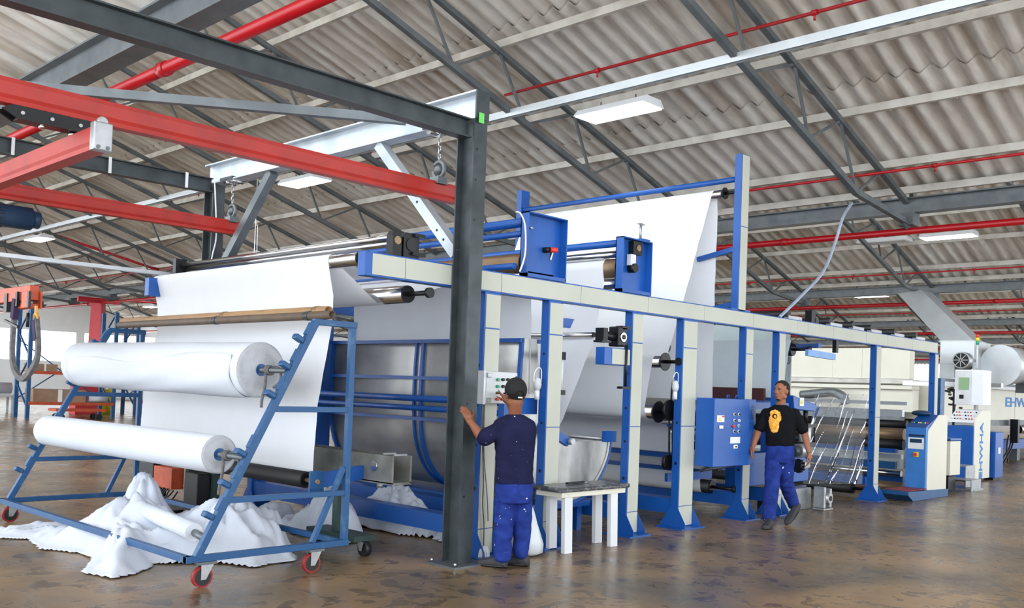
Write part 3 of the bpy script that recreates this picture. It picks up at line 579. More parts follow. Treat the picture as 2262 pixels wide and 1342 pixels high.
# blocks on the beam end
for x0, x1, lab in ((4.93, 5.03, 0), (5.05, 5.22, 1)):
    b = MB().prism([(x0, 6.25, 2.625), (x1, 6.25, 2.625), (x1, 6.25, 2.80), (x1-.02, 6.25, 2.84), (x0+.02, 6.25, 2.84), (x0, 6.25, 2.80)], (0, .09, 0)).build('end_block', 'black', t, bev=.005)
    if lab: MB().cyl((x0+.08, 6.24, 2.74), (x0+.08, 6.251, 2.74), .055, n=18).build('end_cap', 'rubber', b); MB().box(x0+.1, x1+.04, 6.22, 6.3, 2.81, 2.84).build('lug', 'black', b); MB().box(x0+.08, x1+.05, 6.22, 6.3, 2.65, 2.68).build('lug', 'black', b)
    else: MB().cyl((x0+.05, 6.243, 2.76), (x0+.05, 6.252, 2.76), .035, n=16).build('end_ring', 'bronze', b)
b = MB().box(4.93, 5.06, 10.13, 10.2, 2.625, 2.87).build('end_block', 'black', t)
for x, y in ((5.02, 2.80), (5.06, 2.755)): MB().cyl((x-.01, 6.34, y), (x-.01, 10.13, y), .028, n=20).build('chrome_bar', 'chrome', t)
# small rollers and carriages on the far end of the beam
for x, y in ((1640, 0),): pass
for i, x in enumerate((11.75, 13.0, 13.75, 14.4, 15.3, 16.2)):
    c_ = MB().cyl((x, YF+.02, 2.69), (x+.02, YF+1.2, 2.69), .05, n=14).build('idler_roller', 'rubber', t); MB().box(x-.03, x+.35, YF+.01, YF+.08, 2.626, 2.67).build('roller_seat', 'alu', t)
b = MB().box(12.4, 12.52, YF+.02, YF+.12, 2.626, 2.80).build('valve_block', 'black', t); MB().box(12.5, 12.62, YF+.02, YF+.08, 2.626, 2.70).build('valve_block', 'black', t)
# swivel arm under the beam
s = MB().bar(at(1782, 778, Y=6.3), at(1843, 788, Y=6.2), .05, .09).build('swivel_arm', mat('pale blue paint', srgb(120, 160, 215), .4), t)
MB().box(13.15, 13.22, 6.22, 6.28, 2.24, 2.42).build('arm_hanger', 'black', s); MB().bar((12.9, 6.35, 2.33), (14.3, 9.9, 2.33), .06, .06).build('cross_tube', 'blue', t)
def hose(pts, r, m, nm, lab): return tag(MB().tube(smooth(pts, 6), r, 8).build(nm, m), lab, 'hose')
# ------------------------------------------------------------------ rollers
def roller(x, z, r, y0, y1, lab, m='chrome', end='black', axle=None, endr=None):
    t = thing('guide_roller', lab, 'roller', (x, y0, z))
    MB().cyl((x, y0, z), (x, y1, z), r, n=32).build('shell', m, t)
    MB().cyl((x, y0-.012, z), (x, y0-.0005, z), endr or r*.96, n=28).build('end_disc', end, t)
    if axle is not None: MB().cyl((x, axle, z), (x, y0-.012, z), .022, n=12).build('axle', 'black', t); MB().cyl((x, axle-.03, z), (x, axle+.005, z), .045, n=16).build('bearing', 'black', t)
    return t
RY = 10.0
roller(4.79, 2.60, .058, 6.5, RY, 'dark chromed roller the front cloth falls from, behind the beam end')
roller(5.30, 2.345, .078, 6.48, RY, 'chromed roller with a black hub hanging under the beam end', axle=6.2)
roller(6.76, 2.80, .095, 6.46, RY, 'white-wrapped roller beside the first blue housing, upper one', m='bronze')
roller(6.80, 2.68, .05, 6.46, RY, 'thin chromed roller below the upper one beside the first blue housing')
roller(8.30, 2.93, .105, 6.46, RY, 'brown-ended roller beside the second blue housing', m='bronze')
roller(8.28, 2.75, .055, 6.44, RY, 'thin roller with a black end below the brown-ended roller')
roller(8.22, 3.07, .04, 6.44, RY, 'slim chromed roller under the blue tube of the second housing')
roller(10.46, 4.14, .05, 6.5, RY, 'topmost roller between the two tall posts', axle=6.33, endr=.075)
roller(9.43, 1.935, .072, 6.62, RY, 'chromed roller at mid height with its axle on the fourth post', axle=6.34, endr=.11)
roller(9.33, 1.33, .085, 6.62, RY, 'lower chromed roller left of the fourth post', axle=6.36, endr=.13)
roller(8.06, 2.17, .03, 6.62, RY, 'thin chromed roller reaching the small black motor')
roller(9.72, 2.13, .07, 6.8, RY, 'short visible brown roller left of the fourth post', m='bronze')
roller(10.36, 1.32, .17, 6.66, RY, 'perforated metal drum behind the blue control cabinet', m='perf')
roller(10.62, .37, .085, 6.66, RY, 'lowest black-ended roller between the fourth and fifth posts', m='rubber', axle=6.33)
roller(10.78, .62, .05, 6.66, RY, 'grey roller just above the lowest one between the fourth and fifth posts')
roller(10.4, .9, .055, 6.66, RY, 'dark roller under the perforated drum', m='rubber')
roller(12.85, 2.27, .095, 6.75, RY, 'black roller at right hung from the pale blue swivel arm', m='rubber', axle=6.5)
roller(4.58, .71, .07, 6.85, RY, 'black roller near the floor behind the trolley', m='rubber')
roller(14.9, .13, .085, 6.7, RY, 'black roller close to the floor at the foot of the seventh post', m='rubber', axle=6.36)
roller(13.1, 2.12, .06, 6.95, RY, 'darker roller just under the black roller at right', m='rubber')
MB().cyl((9.19, 6.27, 1.93), (9.209, 6.27, 1.93), .045, n=18).build('flange_bearing', 'black', MF)
# pulley and belt at post D
t = thing('drive_belt', 'black belt with a round pulley hanging left of the fourth post', 'belt', (9.3, 6.42, 1.35))
p = [at(x, y, Y=6.42) for x, y in ((1488, 832), (1484, 860), (1482, 890), (1479, 905), (1478, 960), (1478, 1015))]
MB().tube(smooth(p, 4), .012, 6).build('belt', 'rubber', t); k = at(1478, 905, Y=6.4); MB().cyl((k.x, 6.38, k.z), (k.x, 6.41, k.z), .12, n=24).build('pulley', 'black', t); MB().tube([q+Vector((.07, 0, 0)) for q in p[2:]], .01, 6).build('belt', 'rubber', t)
MB().cyl((k.x, 6.38, .75), (k.x, 6.42, .75), .09, n=20).build('lower_pulley', 'black', t)
# ------------------------------------------------------------------ cloth webs
def arc(cx, cz, r, a0, a1, n=10): return [(cx+r*math.cos(a), cz+r*math.sin(a)) for a in np.linspace(R(a0), R(a1), n)]
def web(prof, y0, y1, name, lab, wob=.004, m='web', cat='cloth', n=26, slant=None):
    """sheet through profile points (x,z), stretched from y0 to y1"""
    mb = MB(); ys = np.linspace(y0, y1, n); rows = []
    L = len(prof)
    pr = []
    for i in range(L-1):
        a, b = prof[i], prof[i+1]; d = math.hypot(b[0]-a[0], b[1]-a[1]); k = max(1, int(d/.12))
        for j in range(k): pr.append((lerp(a[0], b[0], j/k), lerp(a[1], b[1], j/k)))
    pr.append(prof[-1]); vs = []
    for i, (x, z) in enumerate(pr):
        for j, y in enumerate(ys):
            e = 1 if j in (0, n-1) else 0
            nn = noise.noise(Vector((i*.31, y*.9, 3.1)))*wob
            yy = y+(noise.noise(Vector((z*7, x*7, 5.+j)))*.012 if e else 0)
            if slant: yy += slant(i/(len(pr)-1), j/(n-1))
            vs.append((x+nn, yy, z))
    L = len(pr)
    mb.add(vs, [(i*n+j, i*n+j+1, (i+1)*n+j+1, (i+1)*n+j) for i in range(L-1) for j in range(n-1)], True)
    o = mb.build(name, m, loc=(prof[-1][0], y0, prof[-1][1])); tag(o, lab, cat)
    return o
cy0, cy1 = 6.95, 10.28
web([(5.22, 2.50)]+arc(4.79, 2.60, .066, 60, 180)+[(4.89-.02, 2.16) if False else (4.80, 2.3), (4.80, 2.05), (4.68, 1.35), (4.66, .80), (4.665, .66)], cy0-.07, cy1-.03, 'hanging_cloth', 'widest white cloth web hanging in front of the machine behind the trolley')
web([(4.81, 2.535)]+[(5.2, 2.27)]+arc(5.30, 2.345, .084, 235, 320, 8)+[(6.70, 2.74)], 6.78, 9.9, 'slanting_cloth', 'short cloth web passing under the black-hubbed roller below the beam end')
web(arc(6.78, 2.80, .10, 300, 180, 6)+arc(6.78, 2.80, .10, 180, 20, 10)+[(7.02, 2.5), (7.04, 2.0), (7.05, 1.5)], 6.6, 9.62, 'hanging_cloth', 'white cloth web dropping into the tall stainless box')
web([(7.42, 1.0), (7.6, 1.25), (8.06, 2.09), (8.22, 2.75)]+arc(8.30, 2.93, .11, 190, 20, 12)+[(8.42, 2.75), (8.35, 2.68)], 6.62, 9.9, 'slanting_cloth', 'white cloth web rising slantwise from the stainless box between second and third posts')
web([(9.36, 1.97), (9.50, 2.0), (9.83, 2.76), (10.385, 4.15)]+arc(10.46, 4.14, .056, 150, 0, 8)+[(10.52, 3.9), (10.52, 2.4), (10.54, 1.32)], 6.64, 9.95, 'tall_cloth', 'tallest white cloth web hung over the topmost roller')
web(arc(9.43, 1.935, .078, 90, 180, 6)+[(9.28, 1.62), (9.232, 1.38)]+arc(9.33, 1.33, .09, 180, 300, 8)+[(9.9, 1.18), (10.2, 1.2)], 6.75, 9.95, 'hanging_cloth', 'white cloth web between the two chromed rollers left of the fourth post')
web([(9.44, 1.22), (9.7, 1.14), (9.78, 1.05), (9.82, .83)], 6.72, 9.95, 'hanging_cloth', 'shaded grey-looking cloth web below the lower chromed roller')
web([(10.35, .82), (10.5, .70), (10.70, .66)]+[(10.7, .62), (10.52, .45)]+arc(10.62, .37, .09, 170, 280, 8), 6.78, 9.95, 'hanging_cloth', 'low cloth web around the two lowest rollers')
web([(12.62, 2.40), (12.55, 2.21), (12.48, 1.83), (12.42, 1.55)], 6.66, 9.9, 'hanging_cloth', 'pale bluish cloth web at right, left of the black swivel roller', m=mat('pale blue cloth', srgb(214, 226, 232), .85, 0, .02))
# ------------------------------------------------------------------ stainless J box
t = thing('stainless_scray', 'big curved stainless steel cloth box with blue ribs behind the dark column', 'steel box', (7.5, 6.6, .3))
JP = [(6.95, 2.06), (6.93, 1.6), (6.94, 1.2), (7.0, .88), (7.14, .62), (7.38, .44), (7.7, .37), (8.0, .43), (8.22, .60), (8.36, .82), (8.40, 1.0)]
JP = [(v.x, v.z) for v in smooth([Vector((a, 0, b)) for a, b in JP], 4)]
def jsheet(off, y0, y1, th, mb, i0=0, i1=None):
    pts = JP[i0:i1]; nrm = []
    for i in range(len(pts)):
        a = pts[max(i-1, 0)]; b = pts[min(i+1, len(pts)-1)]; dx, dz = b[0]-a[0], b[1]-a[1]; l = math.hypot(dx, dz); nrm.append((dz/l, -dx/l))
    rings = [[Vector((p[0]+n_[0]*off, y0, p[1]+n_[1]*off)), Vector((p[0]+n_[0]*off, y1, p[1]+n_[1]*off)), Vector((p[0]+n_[0]*(off+th), y1, p[1]+n_[1]*(off+th))), Vector((p[0]+n_[0]*(off+th), y0, p[1]+n_[1]*(off+th)))] for p, n_ in zip(pts, nrm)]
    return mb.loft(rings, sm=False)
o = jsheet(0, 6.62, 9.9, .004, MB()).build('curved_sheet', 'inox', t)
for p in o.data.polygons: p.use_smooth = abs(p.normal.y) < .5
for y in (6.60, 8.13, 9.86): jsheet(.005, y, y+.045, .03, MB()).build('rib', 'blue', t)
jsheet(.004, 8.26, 8.29, .025, MB(), 0, -3).build('rib', 'blue', t)
poly = [Vector((x, 6.612, z)) for x, z in JP]+[Vector((7.4, 6.612, 1.0)), Vector((7.2, 6.612, 1.3)), Vector((7.15, 6.612, 2.06))]
MB().prism(poly, (0, .004, 0)).build('end_plate', 'inox', t); MB().prism([p+Vector((0, 3.27, 0)) for p in poly], (0, .004, 0)).build('end_plate', 'inox', t)
for z in (2.04, 1.63, 1.17): MB().box(6.885, 6.925, 6.6, 9.9, z-.02, z+.02).build('stiffener', 'blue', t)
MB().box(7.15, 7.19, 6.6, 9.9, 2.02, 2.06).build('stiffener', 'blue', t)
MB().cyl((8.2, 6.5, 1.03), (8.2, 9.9, 1.03), .02, n=12).build('rim_bar', 'alu', t)
jsheet(-.03, 6.603, 6.611, .03, MB(), 14).build('edge_band', 'inox', t)
k = at(1247, 970, Y=6.5); s = MB().bar((7.1, 6.5, 1.2), (k.x+.05, 6.5, k.z-.03), .05, .09).build('latch_arm', 'blue', t); MB().cyl((k.x+.05, 6.42, k.z-.02), (k.x+.05, 6.5, k.z-.02), .035, n=14).build('latch_wheel', 'alu', s)
MB().box(8.12, 8.3, 6.44, 6.5, 1.0, 1.12).build('rim_bracket', 'blue', t)
MB().box(7.2, 8.2, 6.7, 9.8, .28, .34).build('cradle', 'blue', t); 
for x, y in ((7.3, 6.8), (8.1, 6.8), (7.3, 9.7), (8.1, 9.7)): MB().box(x, x+.08, y, y+.08, 0, .28).build('foot', 'blue', t)
# stainless trough on a stand with castors
t = thing('trough_stand', 'galvanised steel trough on a dark green wheeled stand behind the trolley', 'stand', (5.2, 7.0, 0))
s = MB().box(5.12, 5.14, 6.38, 9.7, .69, .93).box(5.12, 5.34, 6.38, 9.7, .68, .70).box(5.32, 5.34, 6.38, 9.7, .69, .93).build('trough', 'oldinox', t)
MB().cyl((5.105, 6.62, .83), (5.12, 6.62, .83), .045, n=16).build('latch', 'chrome', s); MB().box(5.1, 5.12, 7.6, 7.64, .78, .86).build('slot', 'black', s)
for y in (6.4, 6.55): MB().box(5.16, 5.3, y, y+.015, .93, .945).build('clip', 'alu', s)
for y in (7.2, 9.5):
    MB().box(5.16, 5.24, y, y+.08, .12, .68).build('stand_post', 'dgreen', t); MB().box(5.1, 5.34, y-.35, y+.4, .13, .18).build('base_bar', 'dgreen', t)
for y in (6.85, 7.6, 9.15, 9.9):
    w_ = MB().cyl((5.19, y, .066), (5.25, y, .066), .066, n=20).build('castor', 'rubber', t); MB().prism([(5.17, y-.04, .13), (5.17, y+.04, .13), (5.17, y+.015, .05), (5.17, y-.015, .05)], (.006, 0, 0)).build('fork', 'alu', w_)
MB().cyl((5.22, 6.66, .63), (5.22, 6.66, .68), .03, n=12).build('drain', 'alu', t)
t = thing('control_unit', 'black and orange electric unit with loose cables under the lower cloth roll', 'electric unit', (5.2, 10.5, 0))
MB().box(5.05, 5.2, 10.72, 11.1, .24, .52).build('black_box', 'black', t, bev=.005); MB().box(5.05, 5.2, 10.25, 10.7, .26, .5).build('orange_box', 'orange', t, bev=.005)
MB().box(5.2, 5.28, 10.15, 10.22, 0, .6).build('post', 'dgreen', t); MB().box(4.9, 5.4, 9.95, 10.9, .0, .07).build('base', 'black', t); MB().box(5.2, 5.26, 10.8, 10.86, .05, .3).build('post', 'black', t)
random.seed(4)
for i in range(7):
    y = 10.3+.1*i; d = random.uniform(.1, .3); MB().tube(smooth([Vector((5.04, y, .27)), Vector((5.0, y+.04, .27-d*.6)), Vector((5.0, y-.15, .3-d)), Vector((5.03, y-.25, .26))], 5), .009, 6).build('cable', 'rubber', t)
MB().box(5.0, 5.25, 9.55, 9.85, .05, .5).build('motor_box', 'black', t, bev=.01)
# bracket holding the floor roller
t = thing('roller_bracket', 'square bolted blue bearing plate at the end of the floor roller', 'bracket', (4.58, 6.7, .6))
MB().box(4.50, 4.64, 6.68, 6.7, .62, .80).build('plate', 'blue2', t); MB().bar((4.60, 6.73, .71), (5.118, 6.80, .76), .05, .12).build('arm', 'blue', t)
MB().cyl((4.57, 6.665, .71), (4.57, 6.84, .71), .02, n=12).build('shaft_end', 'bronze', t)
for x in (4.52, 4.62):
    for z in (.645, .775): MB().cyl((x, 6.672, z), (x, 6.681, z), .01, n=8).build('bolt', 'blue2', t)
# ------------------------------------------------------------------ control panels
t = thing('push_button_box', 'light grey push-button box on the first post before the man in the cap', 'control box', (5.92, 6.09, 1.4))
MB().box(5.93, 6.33, 6.09, 6.2, 1.405, 1.695).build('box', 'lightgrey', t, bev=.008); MB().box(5.905, 5.93, 6.1, 6.205, 1.40, 1.70).build('side_door', 'white', t)
for x, y, m in ((1100, 838, 'green'), (1111, 838, 'black'), (1122, 838, 'black'), (1099, 853, 'green'), (1111, 853, 'black'), (1099, 867, 'green'), (1098, 881, 'redb'), (1109, 881, 'redb'), (1132, 838, 'black')):
    k = at(x, y, Y=6.08); MB().cyl((k.x, 6.065, k.z), (k.x, 6.09, k.z), .014, n=14).build('push_button', m, t)
for x, y in ((1081, 828), (1080, 883)): k = at(x, y, Y=6.08); MB().box(k.x-.025, k.x+.025, 6.07, 6.09, k.z-.02, k.z+.02).build('latch', 'alu', t, bev=.004)
tag(MB().tube(smooth([at(x, y, Y=6.19) for x, y in ((1068, 893), (1066, 960), (1068, 1060), (1066, 1110), (1069, 1160), (1068, 1205))], 6), .007, 6).tube(smooth([at(x, y, Y=6.19) for x, y in ((1070, 893), (1069, 1000), (1076, 1095), (1078, 1150))], 6), .005, 6).build('control_cable', 'grey'), 'thin grey cables running down the front of the first post', 'cable')
mb = MB()
for i in range(9):
    a = i*.7; mb.tube([at(1068, 1205, Y=6.15)+Vector((.06*math.cos(a)*math.sin(q)+.01, .03*math.sin(a)*math.sin(q), -.0-.2*(1-math.cos(q))/2)) for q in np.linspace(0, 2*PI, 18)], .007, 6)
tag(mb.build('cable_bundle', 'lightgrey', kind='stuff') if False else mb.build('cable_bundle', 'lightgrey'), 'coiled pale cable bundle hanging at the foot of the first post', 'cable')
t = thing('control_cabinet', 'hanging blue control cabinet with buttons, left of the man in the black t-shirt', 'cabinet', (9.5, 5.95, .72))
MB().prism([(9.5, 5.95, .72), (10.28, 5.95, .72), (10.56, 6.02, .72), (10.56, 6.205, .72), (9.5, 6.205, .72)], (0, 0, .8)).build('body', 'blue', t, bev=.006)
def cbp(x, y): return at(1440+x*.2086, 900+y*.2086, Y=5.95)
for x, y, m in ((868, 70, 'black'), (915, 70, 'black'), (868, 135, 'black'), (915, 135, 'lightgrey'), (855, 195, 'redb'), (912, 190, 'green'), (862, 250, 'black'), (912, 250, 'black')):
    k = cbp(x, y); b = MB().cyl((k.x, 5.935, k.z), (k.x, 5.95, k.z), .02, n=14).build('push_button', 'lightgrey' if m != 'redb' else 'redb', t); MB().cyl((k.x, 5.925, k.z), (k.x, 5.936, k.z), .013, n=12).build('button_cap', m, b)
for x0, y0, x1, y1, m in ((830, 310, 930, 375, 'paper'), (865, 393, 905, 430, 'paper'), (690, 80, 765, 152, 'paper')):
    a = cbp(x0, y0); b = cbp(x1, y1); MB().box(a.x, b.x, 5.946, 5.9495, b.z, a.z).build('label_plate', m, t)
k = cbp(885, 412); MB().cyl((k.x, 5.935, k.z), (k.x, 5.946, k.z), .01, n=12).build('key_lock', 'black', t)
a, b, c_ = cbp(700, 138), cbp(732, 138), cbp(714, 98); MB().prism([(a.x, 5.944, a.z), (b.x, 5.944, b.z), (c_.x, 5.944, c_.z)], (0, .002, 0)).build('warning_sign', 'yellow', t)
a = cbp(738, 85); b = cbp(765, 102); MB().box(a.x, b.x, 5.944, 5.946, b.z, a.z).build('warning_stripe', 'redb', t)
k = cbp(720, 205); MB().box(k.x-.04, k.x+.04, 5.93, 5.95, k.z-.015, k.z+.02).build('door_latch', 'chrome', t)
v = Vector((.28, .07, 0)).normalized()
for i in range(9):
    z = 1.47-.02*i-.03; hw = .05*math.sin(PI*(i+1)/10)+.02; c_ = Vector((10.42, 5.985, z)); MB().bar(c_-v*hw-Vector((0, .003, 0)), c_+v*hw-Vector((0, .003, 0)), .006, .008).build('vent_slot', 'black', t)
for x in (9.95, 10.15): MB().tube([Vector((x-.03, 6.05, 1.52)), Vector((x-.02, 6.05, 1.56)), Vector((x+.02, 6.05, 1.56)), Vector((x+.03, 6.05, 1.52))], .008, 6).build('lifting_eye', 'blue', t)
MB().box(9.49, 9.62, 6.12, 6.2, .9, 1.3).build('mounting_arm', 'blue', t) if False else None
t2 = MB().tube(smooth([Vector((9.75, 6.15, .72)), Vector((9.8, 6.3, .64)), Vector((10.2, 6.5, .62)), Vector((10.5, 6.3, .68))], 5), .02, 8); tag(t2.build('flexible_conduit', 'steel'), 'grey flexible conduit curving under the blue control cabinet', 'conduit')
p = [at(x, y, Y=yy) for x, y, yy in ((1882, 448, 6.03), (1862, 480, 6.05), (1845, 535, 6.1), (1818, 600, 6.15), (1768, 655, 6.2), (1722, 700, 6.25))]
tag(MB().tube(smooth(p, 8), .022, 10).build('flexible_conduit', mat('grey conduit', srgb(165, 175, 195), .4, .2)), 'long grey conduit curving from the roof truss down to the frame beam', 'conduit')
# ================================================================== ROLL TROLLEY
t = CT = thing('roll_trolley', 'blue A-shaped cloth roll trolley on red castors in the left foreground', 'trolley', (4.0, 8.5, 0))
def sq(a, b, nm='tube_bar', w_=.05, par=None, m='blue2'): return MB().bar(a, b, w_, w_).build(nm, m, par or t, bev=.003)
for y in (6.50, 10.47):
    nm = 'side_rail'
    sq((3.33, y, .215), (4.77, y, .215), 'base_bar'); sl = sq((3.42, y, .22), (4.37, y, 2.03), 'sloping_post', .055); sq((4.35, y, 2.03), (4.77, y, 2.03), 'top_bar'); sq((4.735, y, .24), (4.735, y, 2.005), 'rear_post')
    sq((4.02, y, 1.32), (4.71, y, 1.32), 'mid_rail', .045); sq((3.65, y, .63), (4.71, y, .63), 'low_rail', .045); sq((4.70, y, .84), (4.42, y, .24), 'brace', .04)
    d = (Vector((4.37, y, 2.03))-Vector((3.42, y, .22))).normalized(); n_ = Vector((-d.z, 0, d.x))
    for z in (1.88, 1.66, 1.43, .98, .75, .52):
        p = Vector((lerp(3.42, 4.37, (z-.22)/1.81), y, z))+n_*.03
        h = MB().bar(p+d*.03, p+d*.14, .05, .02, n_).build('cradle_pad', 'blue2', t)
        MB().bar(p+n_*.0-d*.03, p+n_*.085-d*.03, .07, .045, d).build('cradle_hook', 'blue2', t, bev=.01)
        if y > 8: pass
sq((3.355, 6.47, .215), (3.355, 10.5, .215), 'long_rail'); sq((4.735, 6.52, .215), (4.735, 10.45, .215), 'long_rail', .045)
for x, y in ((3.50, 6.50), (4.45, 6.50), (3.45, 10.42), (4.6, 10.42)):
    c_ = MB().box(x-.07, x+.07, y-.04, y+.04, .17, .19).build('castor', 'steel', t)
    pass
    MB().cyl((x-.03, y-.019, .078), (x-.03, y+.019, .078), .078, n=28).build('tyre', 'tyrered', c_); MB().cyl((x-.03, y-.023, .078), (x-.03, y+.023, .078), .062, n=24).build('hub', 'rubber', c_)
    for s in (-1, 1): MB().prism([(x-.05, y+s*.03, .17), (x+.05, y+s*.03, .17), (x-.01, y+s*.03, .06), (x-.05, y+s*.03, .06)], (0, .004, 0)).build('fork', 'alu', c_)
# wound cloth rolls
def bigroll(a, b, r, lab, flap=False, seed=0):
    a = Vector(a); b = Vector(b); t = thing('cloth_roll', lab, 'cloth roll', a); d = (b-a).normalized(); x = d.cross(Vector((0, 0, 1))).normalized(); y = x.cross(d)*-1
    mb = MB(); rings = []; N = 40; K = 30
    for k in range(K+1):
        p = a.lerp(b, k/K); ring = []
        for i in range(N):
            q = 2*PI*i/N; rr = r*(1+.012*noise.noise(Vector((k*.25, math.cos(q)*1.3, math.sin(q)*1.3+seed))))
            ring.append(p+x*math.cos(q)*rr+y*math.sin(q)*rr)
        rings.append(ring)
    mb.loft(rings, caps=False).build('wound_cloth', 'cloth', t)
    for p, s in ((a, -1), (b, 1)):
        mb = MB(); n = 40; rs = [(.045, .004), (r*.35, .006), (r*.36, .002), (r*.6, .008), (r*.61, .003), (r*.85, .008), (r*.96, .004), (r, -.006)]
        rr = [[p+d*s*o+x*math.cos(2*PI*i/n)*q+y*math.sin(2*PI*i/n)*q for i in range(n)] for q, o in rs]
        mb.loft(rr, caps=False).build('roll_end', 'rollend', t); MB().cyl(p-d*s*.02, p+d*s*.012, .05, n=18).build('core', 'blue2', t)
    MB().cyl(a-d*.36, b+d*.28, .022, n=14).build('spindle', 'steel', t)
    if flap:
        mb = MB(); vs = []; n = 40; q0 = R(-30)
        for k in range(n+1):
            u = k/n; p = a.lerp(b, .03+.93*u)
            low = R(208) - R(20)*u + R(9)*math.sin(u*9)
            for j in range(14):
                q = lerp(R(95), low, j/13); rr = r+.004+(.013 if j == 13 else 0)+.004*math.sin(j+k*.3)
                vs.append(p+x*math.cos(q)*rr*-1*-1+y*math.sin(q)*rr)
        mb.add(vs, [(k*14+j, k*14+j+1, (k+1)*14+j+1, (k+1)*14+j) for k in range(n) for j in range(13)], True)
        o = mb.build('loose_flap', 'cloth', t); s_ = o.modifiers.new('thickness', 'SOLIDIFY'); s_.thickness = .003
    mb = MB(); a2 = a-d*.1
    for k in range(3): mb.tube([a2-d*.02*k+x*.032*math.cos(q)+y*.032*math.sin(q) for q in np.linspace(0, 2*PI, 14)], .011, 6)
    mb.tube(smooth([a2+Vector((-.03, -.02, 0)), a2+Vector((-.05, -.05, -.12)), a2+Vector((-.06, -.03, -.24)), a2+Vector((-.07, -.04, -.3))], 5), [.012]*15+[.018], 6) if False else mb.tube(smooth([a2+Vector((-.03, -.02, 0)), a2+Vector((-.05, -.05, -.12)), a2+Vector((-.06, -.03, -.24)), a2+Vector((-.07, -.04, -.3))], 5), .012, 6)
    mb.tube(smooth([a2+Vector((.0, -.02, .02)), a2+Vector((.03, -.12, .02)), a2+Vector((.02, -.16, -.08)), a2+Vector((-.02, -.12, -.14))], 5), .011, 6)
    mb.build('tie_rag', 'grey', t); return t
bigroll((4.115, 6.88, 1.625), (3.97, 10.15, 1.64), .228, 'thick upper white cloth roll with a loose flap on the blue trolley', True)
bigroll((3.765, 6.86, .945), (3.68, 10.2, .945), .152, 'thinner lower white cloth roll on the blue trolley', False, 3)
# brown tubes on top of trolley
for x, z, r_, m, lab in ((4.575, 2.135, .048, 'wood', 'light brown empty tube lying on top of the blue trolley'), (4.485, 2.095, .036, 'oldtube', 'dark brown thinner tube in front of the light brown one on the blue trolley')):
    t = thing('empty_tube', lab, 'tube', (x, 6.5, z))
    mb = MB(); y0, y1 = (6.62, 10.6) if m == 'wood' else (6.44, 10.5); n = 24
    rr = []
    for q, yy in ((r_*.8, y0+.25), (r_*.8, y0), (r_, y0), (r_, y1)): rr.append([Vector((x+q*math.cos(2*PI*i/n), yy, z+q*math.sin(2*PI*i/n))) for i in range(n)])
    mb.loft(rr, caps=True).build('tube', m, t)
    for yy in (6.75, 8.3): MB().cyl((x, yy, z), (x, yy+.07, z), r_+.004, n=20).build('tape_band', 'bronze' if m == 'wood' else 'dsteel', t)
# crumpled cloth heaps
def heap(poly, peaks, lab, seed, name='cloth_heap', step=.024, edge=.22, base=.03, m='heap', z0=0):
    P_ = [Vector((a, b, 0)) for a, b in poly]; xs = [p.x for p in P_]; ys = [p.y for p in P_]
    def inside(x, y):
        c = False; n = len(P_)
        for i in range(n):
            a, b = P_[i], P_[(i+1) % n]
            if (a.y > y) != (b.y > y) and x < (b.x-a.x)*(y-a.y)/(b.y-a.y)+a.x: c = not c
        return c
    def dist(x, y):
        q = Vector((x, y, 0)); best = 9
        for i in range(len(P_)):
            a, b = P_[i], P_[(i+1) % len(P_)]; ab = b-a; u = max(0, min(1, (q-a).dot(ab)/ab.length_squared)); best = min(best, (q-a-ab*u).length)
        return best
    idx = {}; mb = MB(); vs = []; fs = []
    nx = int((max(xs)-min(xs)+.3)/step)+2; ny = int((max(ys)-min(ys)+.3)/step)+2
    for i in range(nx):
        for j in range(ny):
            x = min(xs)-.15+i*step; y = min(ys)-.15+j*step
            wx = x+.07*noise.noise(Vector((x*3, y*3, seed))); wy = y+.07*noise.noise(Vector((x*3, y*3, seed+9)))
            if not inside(wx, wy): continue
            d = dist(wx, wy); e = min(1, d/edge); e = e*e*(3-2*e)
            h = 0
            for px, py, ph, sx, sy in peaks:
                a_ = math.exp(-((x-px)/sx)**2-((y-py)/sy)**2)*ph; h = max(h, a_)
            ang = seed+1.3*noise.noise(Vector((x*.7, y*.7, seed+4)))*3
            u = x*math.cos(ang*.3)+y*math.sin(ang*.3)
            f1 = 1-abs(noise.noise(Vector((x*3.2+u, y*1.7, seed))))*2; f2 = 1-abs(noise.noise(Vector((x*7+3*noise.noise(Vector((x*2, y*2, 1))), y*5, seed+2))))*2; f3 = noise.noise(Vector((x*16, y*13, seed)))
            rf = 0
            for px, py, ph, sx, sy in peaks:
                dd = math.hypot(x-px, y-py); aa = math.atan2(y-py, x-px)
                wgt = math.exp(-(dd/(1.3*max(sx, sy)))**2)*min(1, dd/.12); rf += wgt*(abs(math.sin(aa*3.5+px*7+1.6*noise.noise(Vector((x*2.5, y*2.5, seed+px)))))-.5)*ph*.30
            z = z0+.008+e*(base+h*(.85+.12*f1)+.05*max(0, f1)+.035*f2+.008*f3+rf)
            idx[(i, j)] = len(vs); vs.append((x, y, max(.006, z)))
    for (i, j), a in idx.items():
        q = [idx.get(k) for k in ((i+1, j), (i+1, j+1), (i, j+1))]
        if None not in q: fs.append((a, q[0], q[1], q[2]))
    mb.add(vs, fs, True); o = mb.build(name, m, loc=(sum(xs)/len(xs), sum(ys)/len(ys), 0)); s_ = o.modifiers.new('thickness', 'SOLIDIFY'); s_.thickness = .004; s_.offset = 1
    return tag(o, lab, 'cloth')
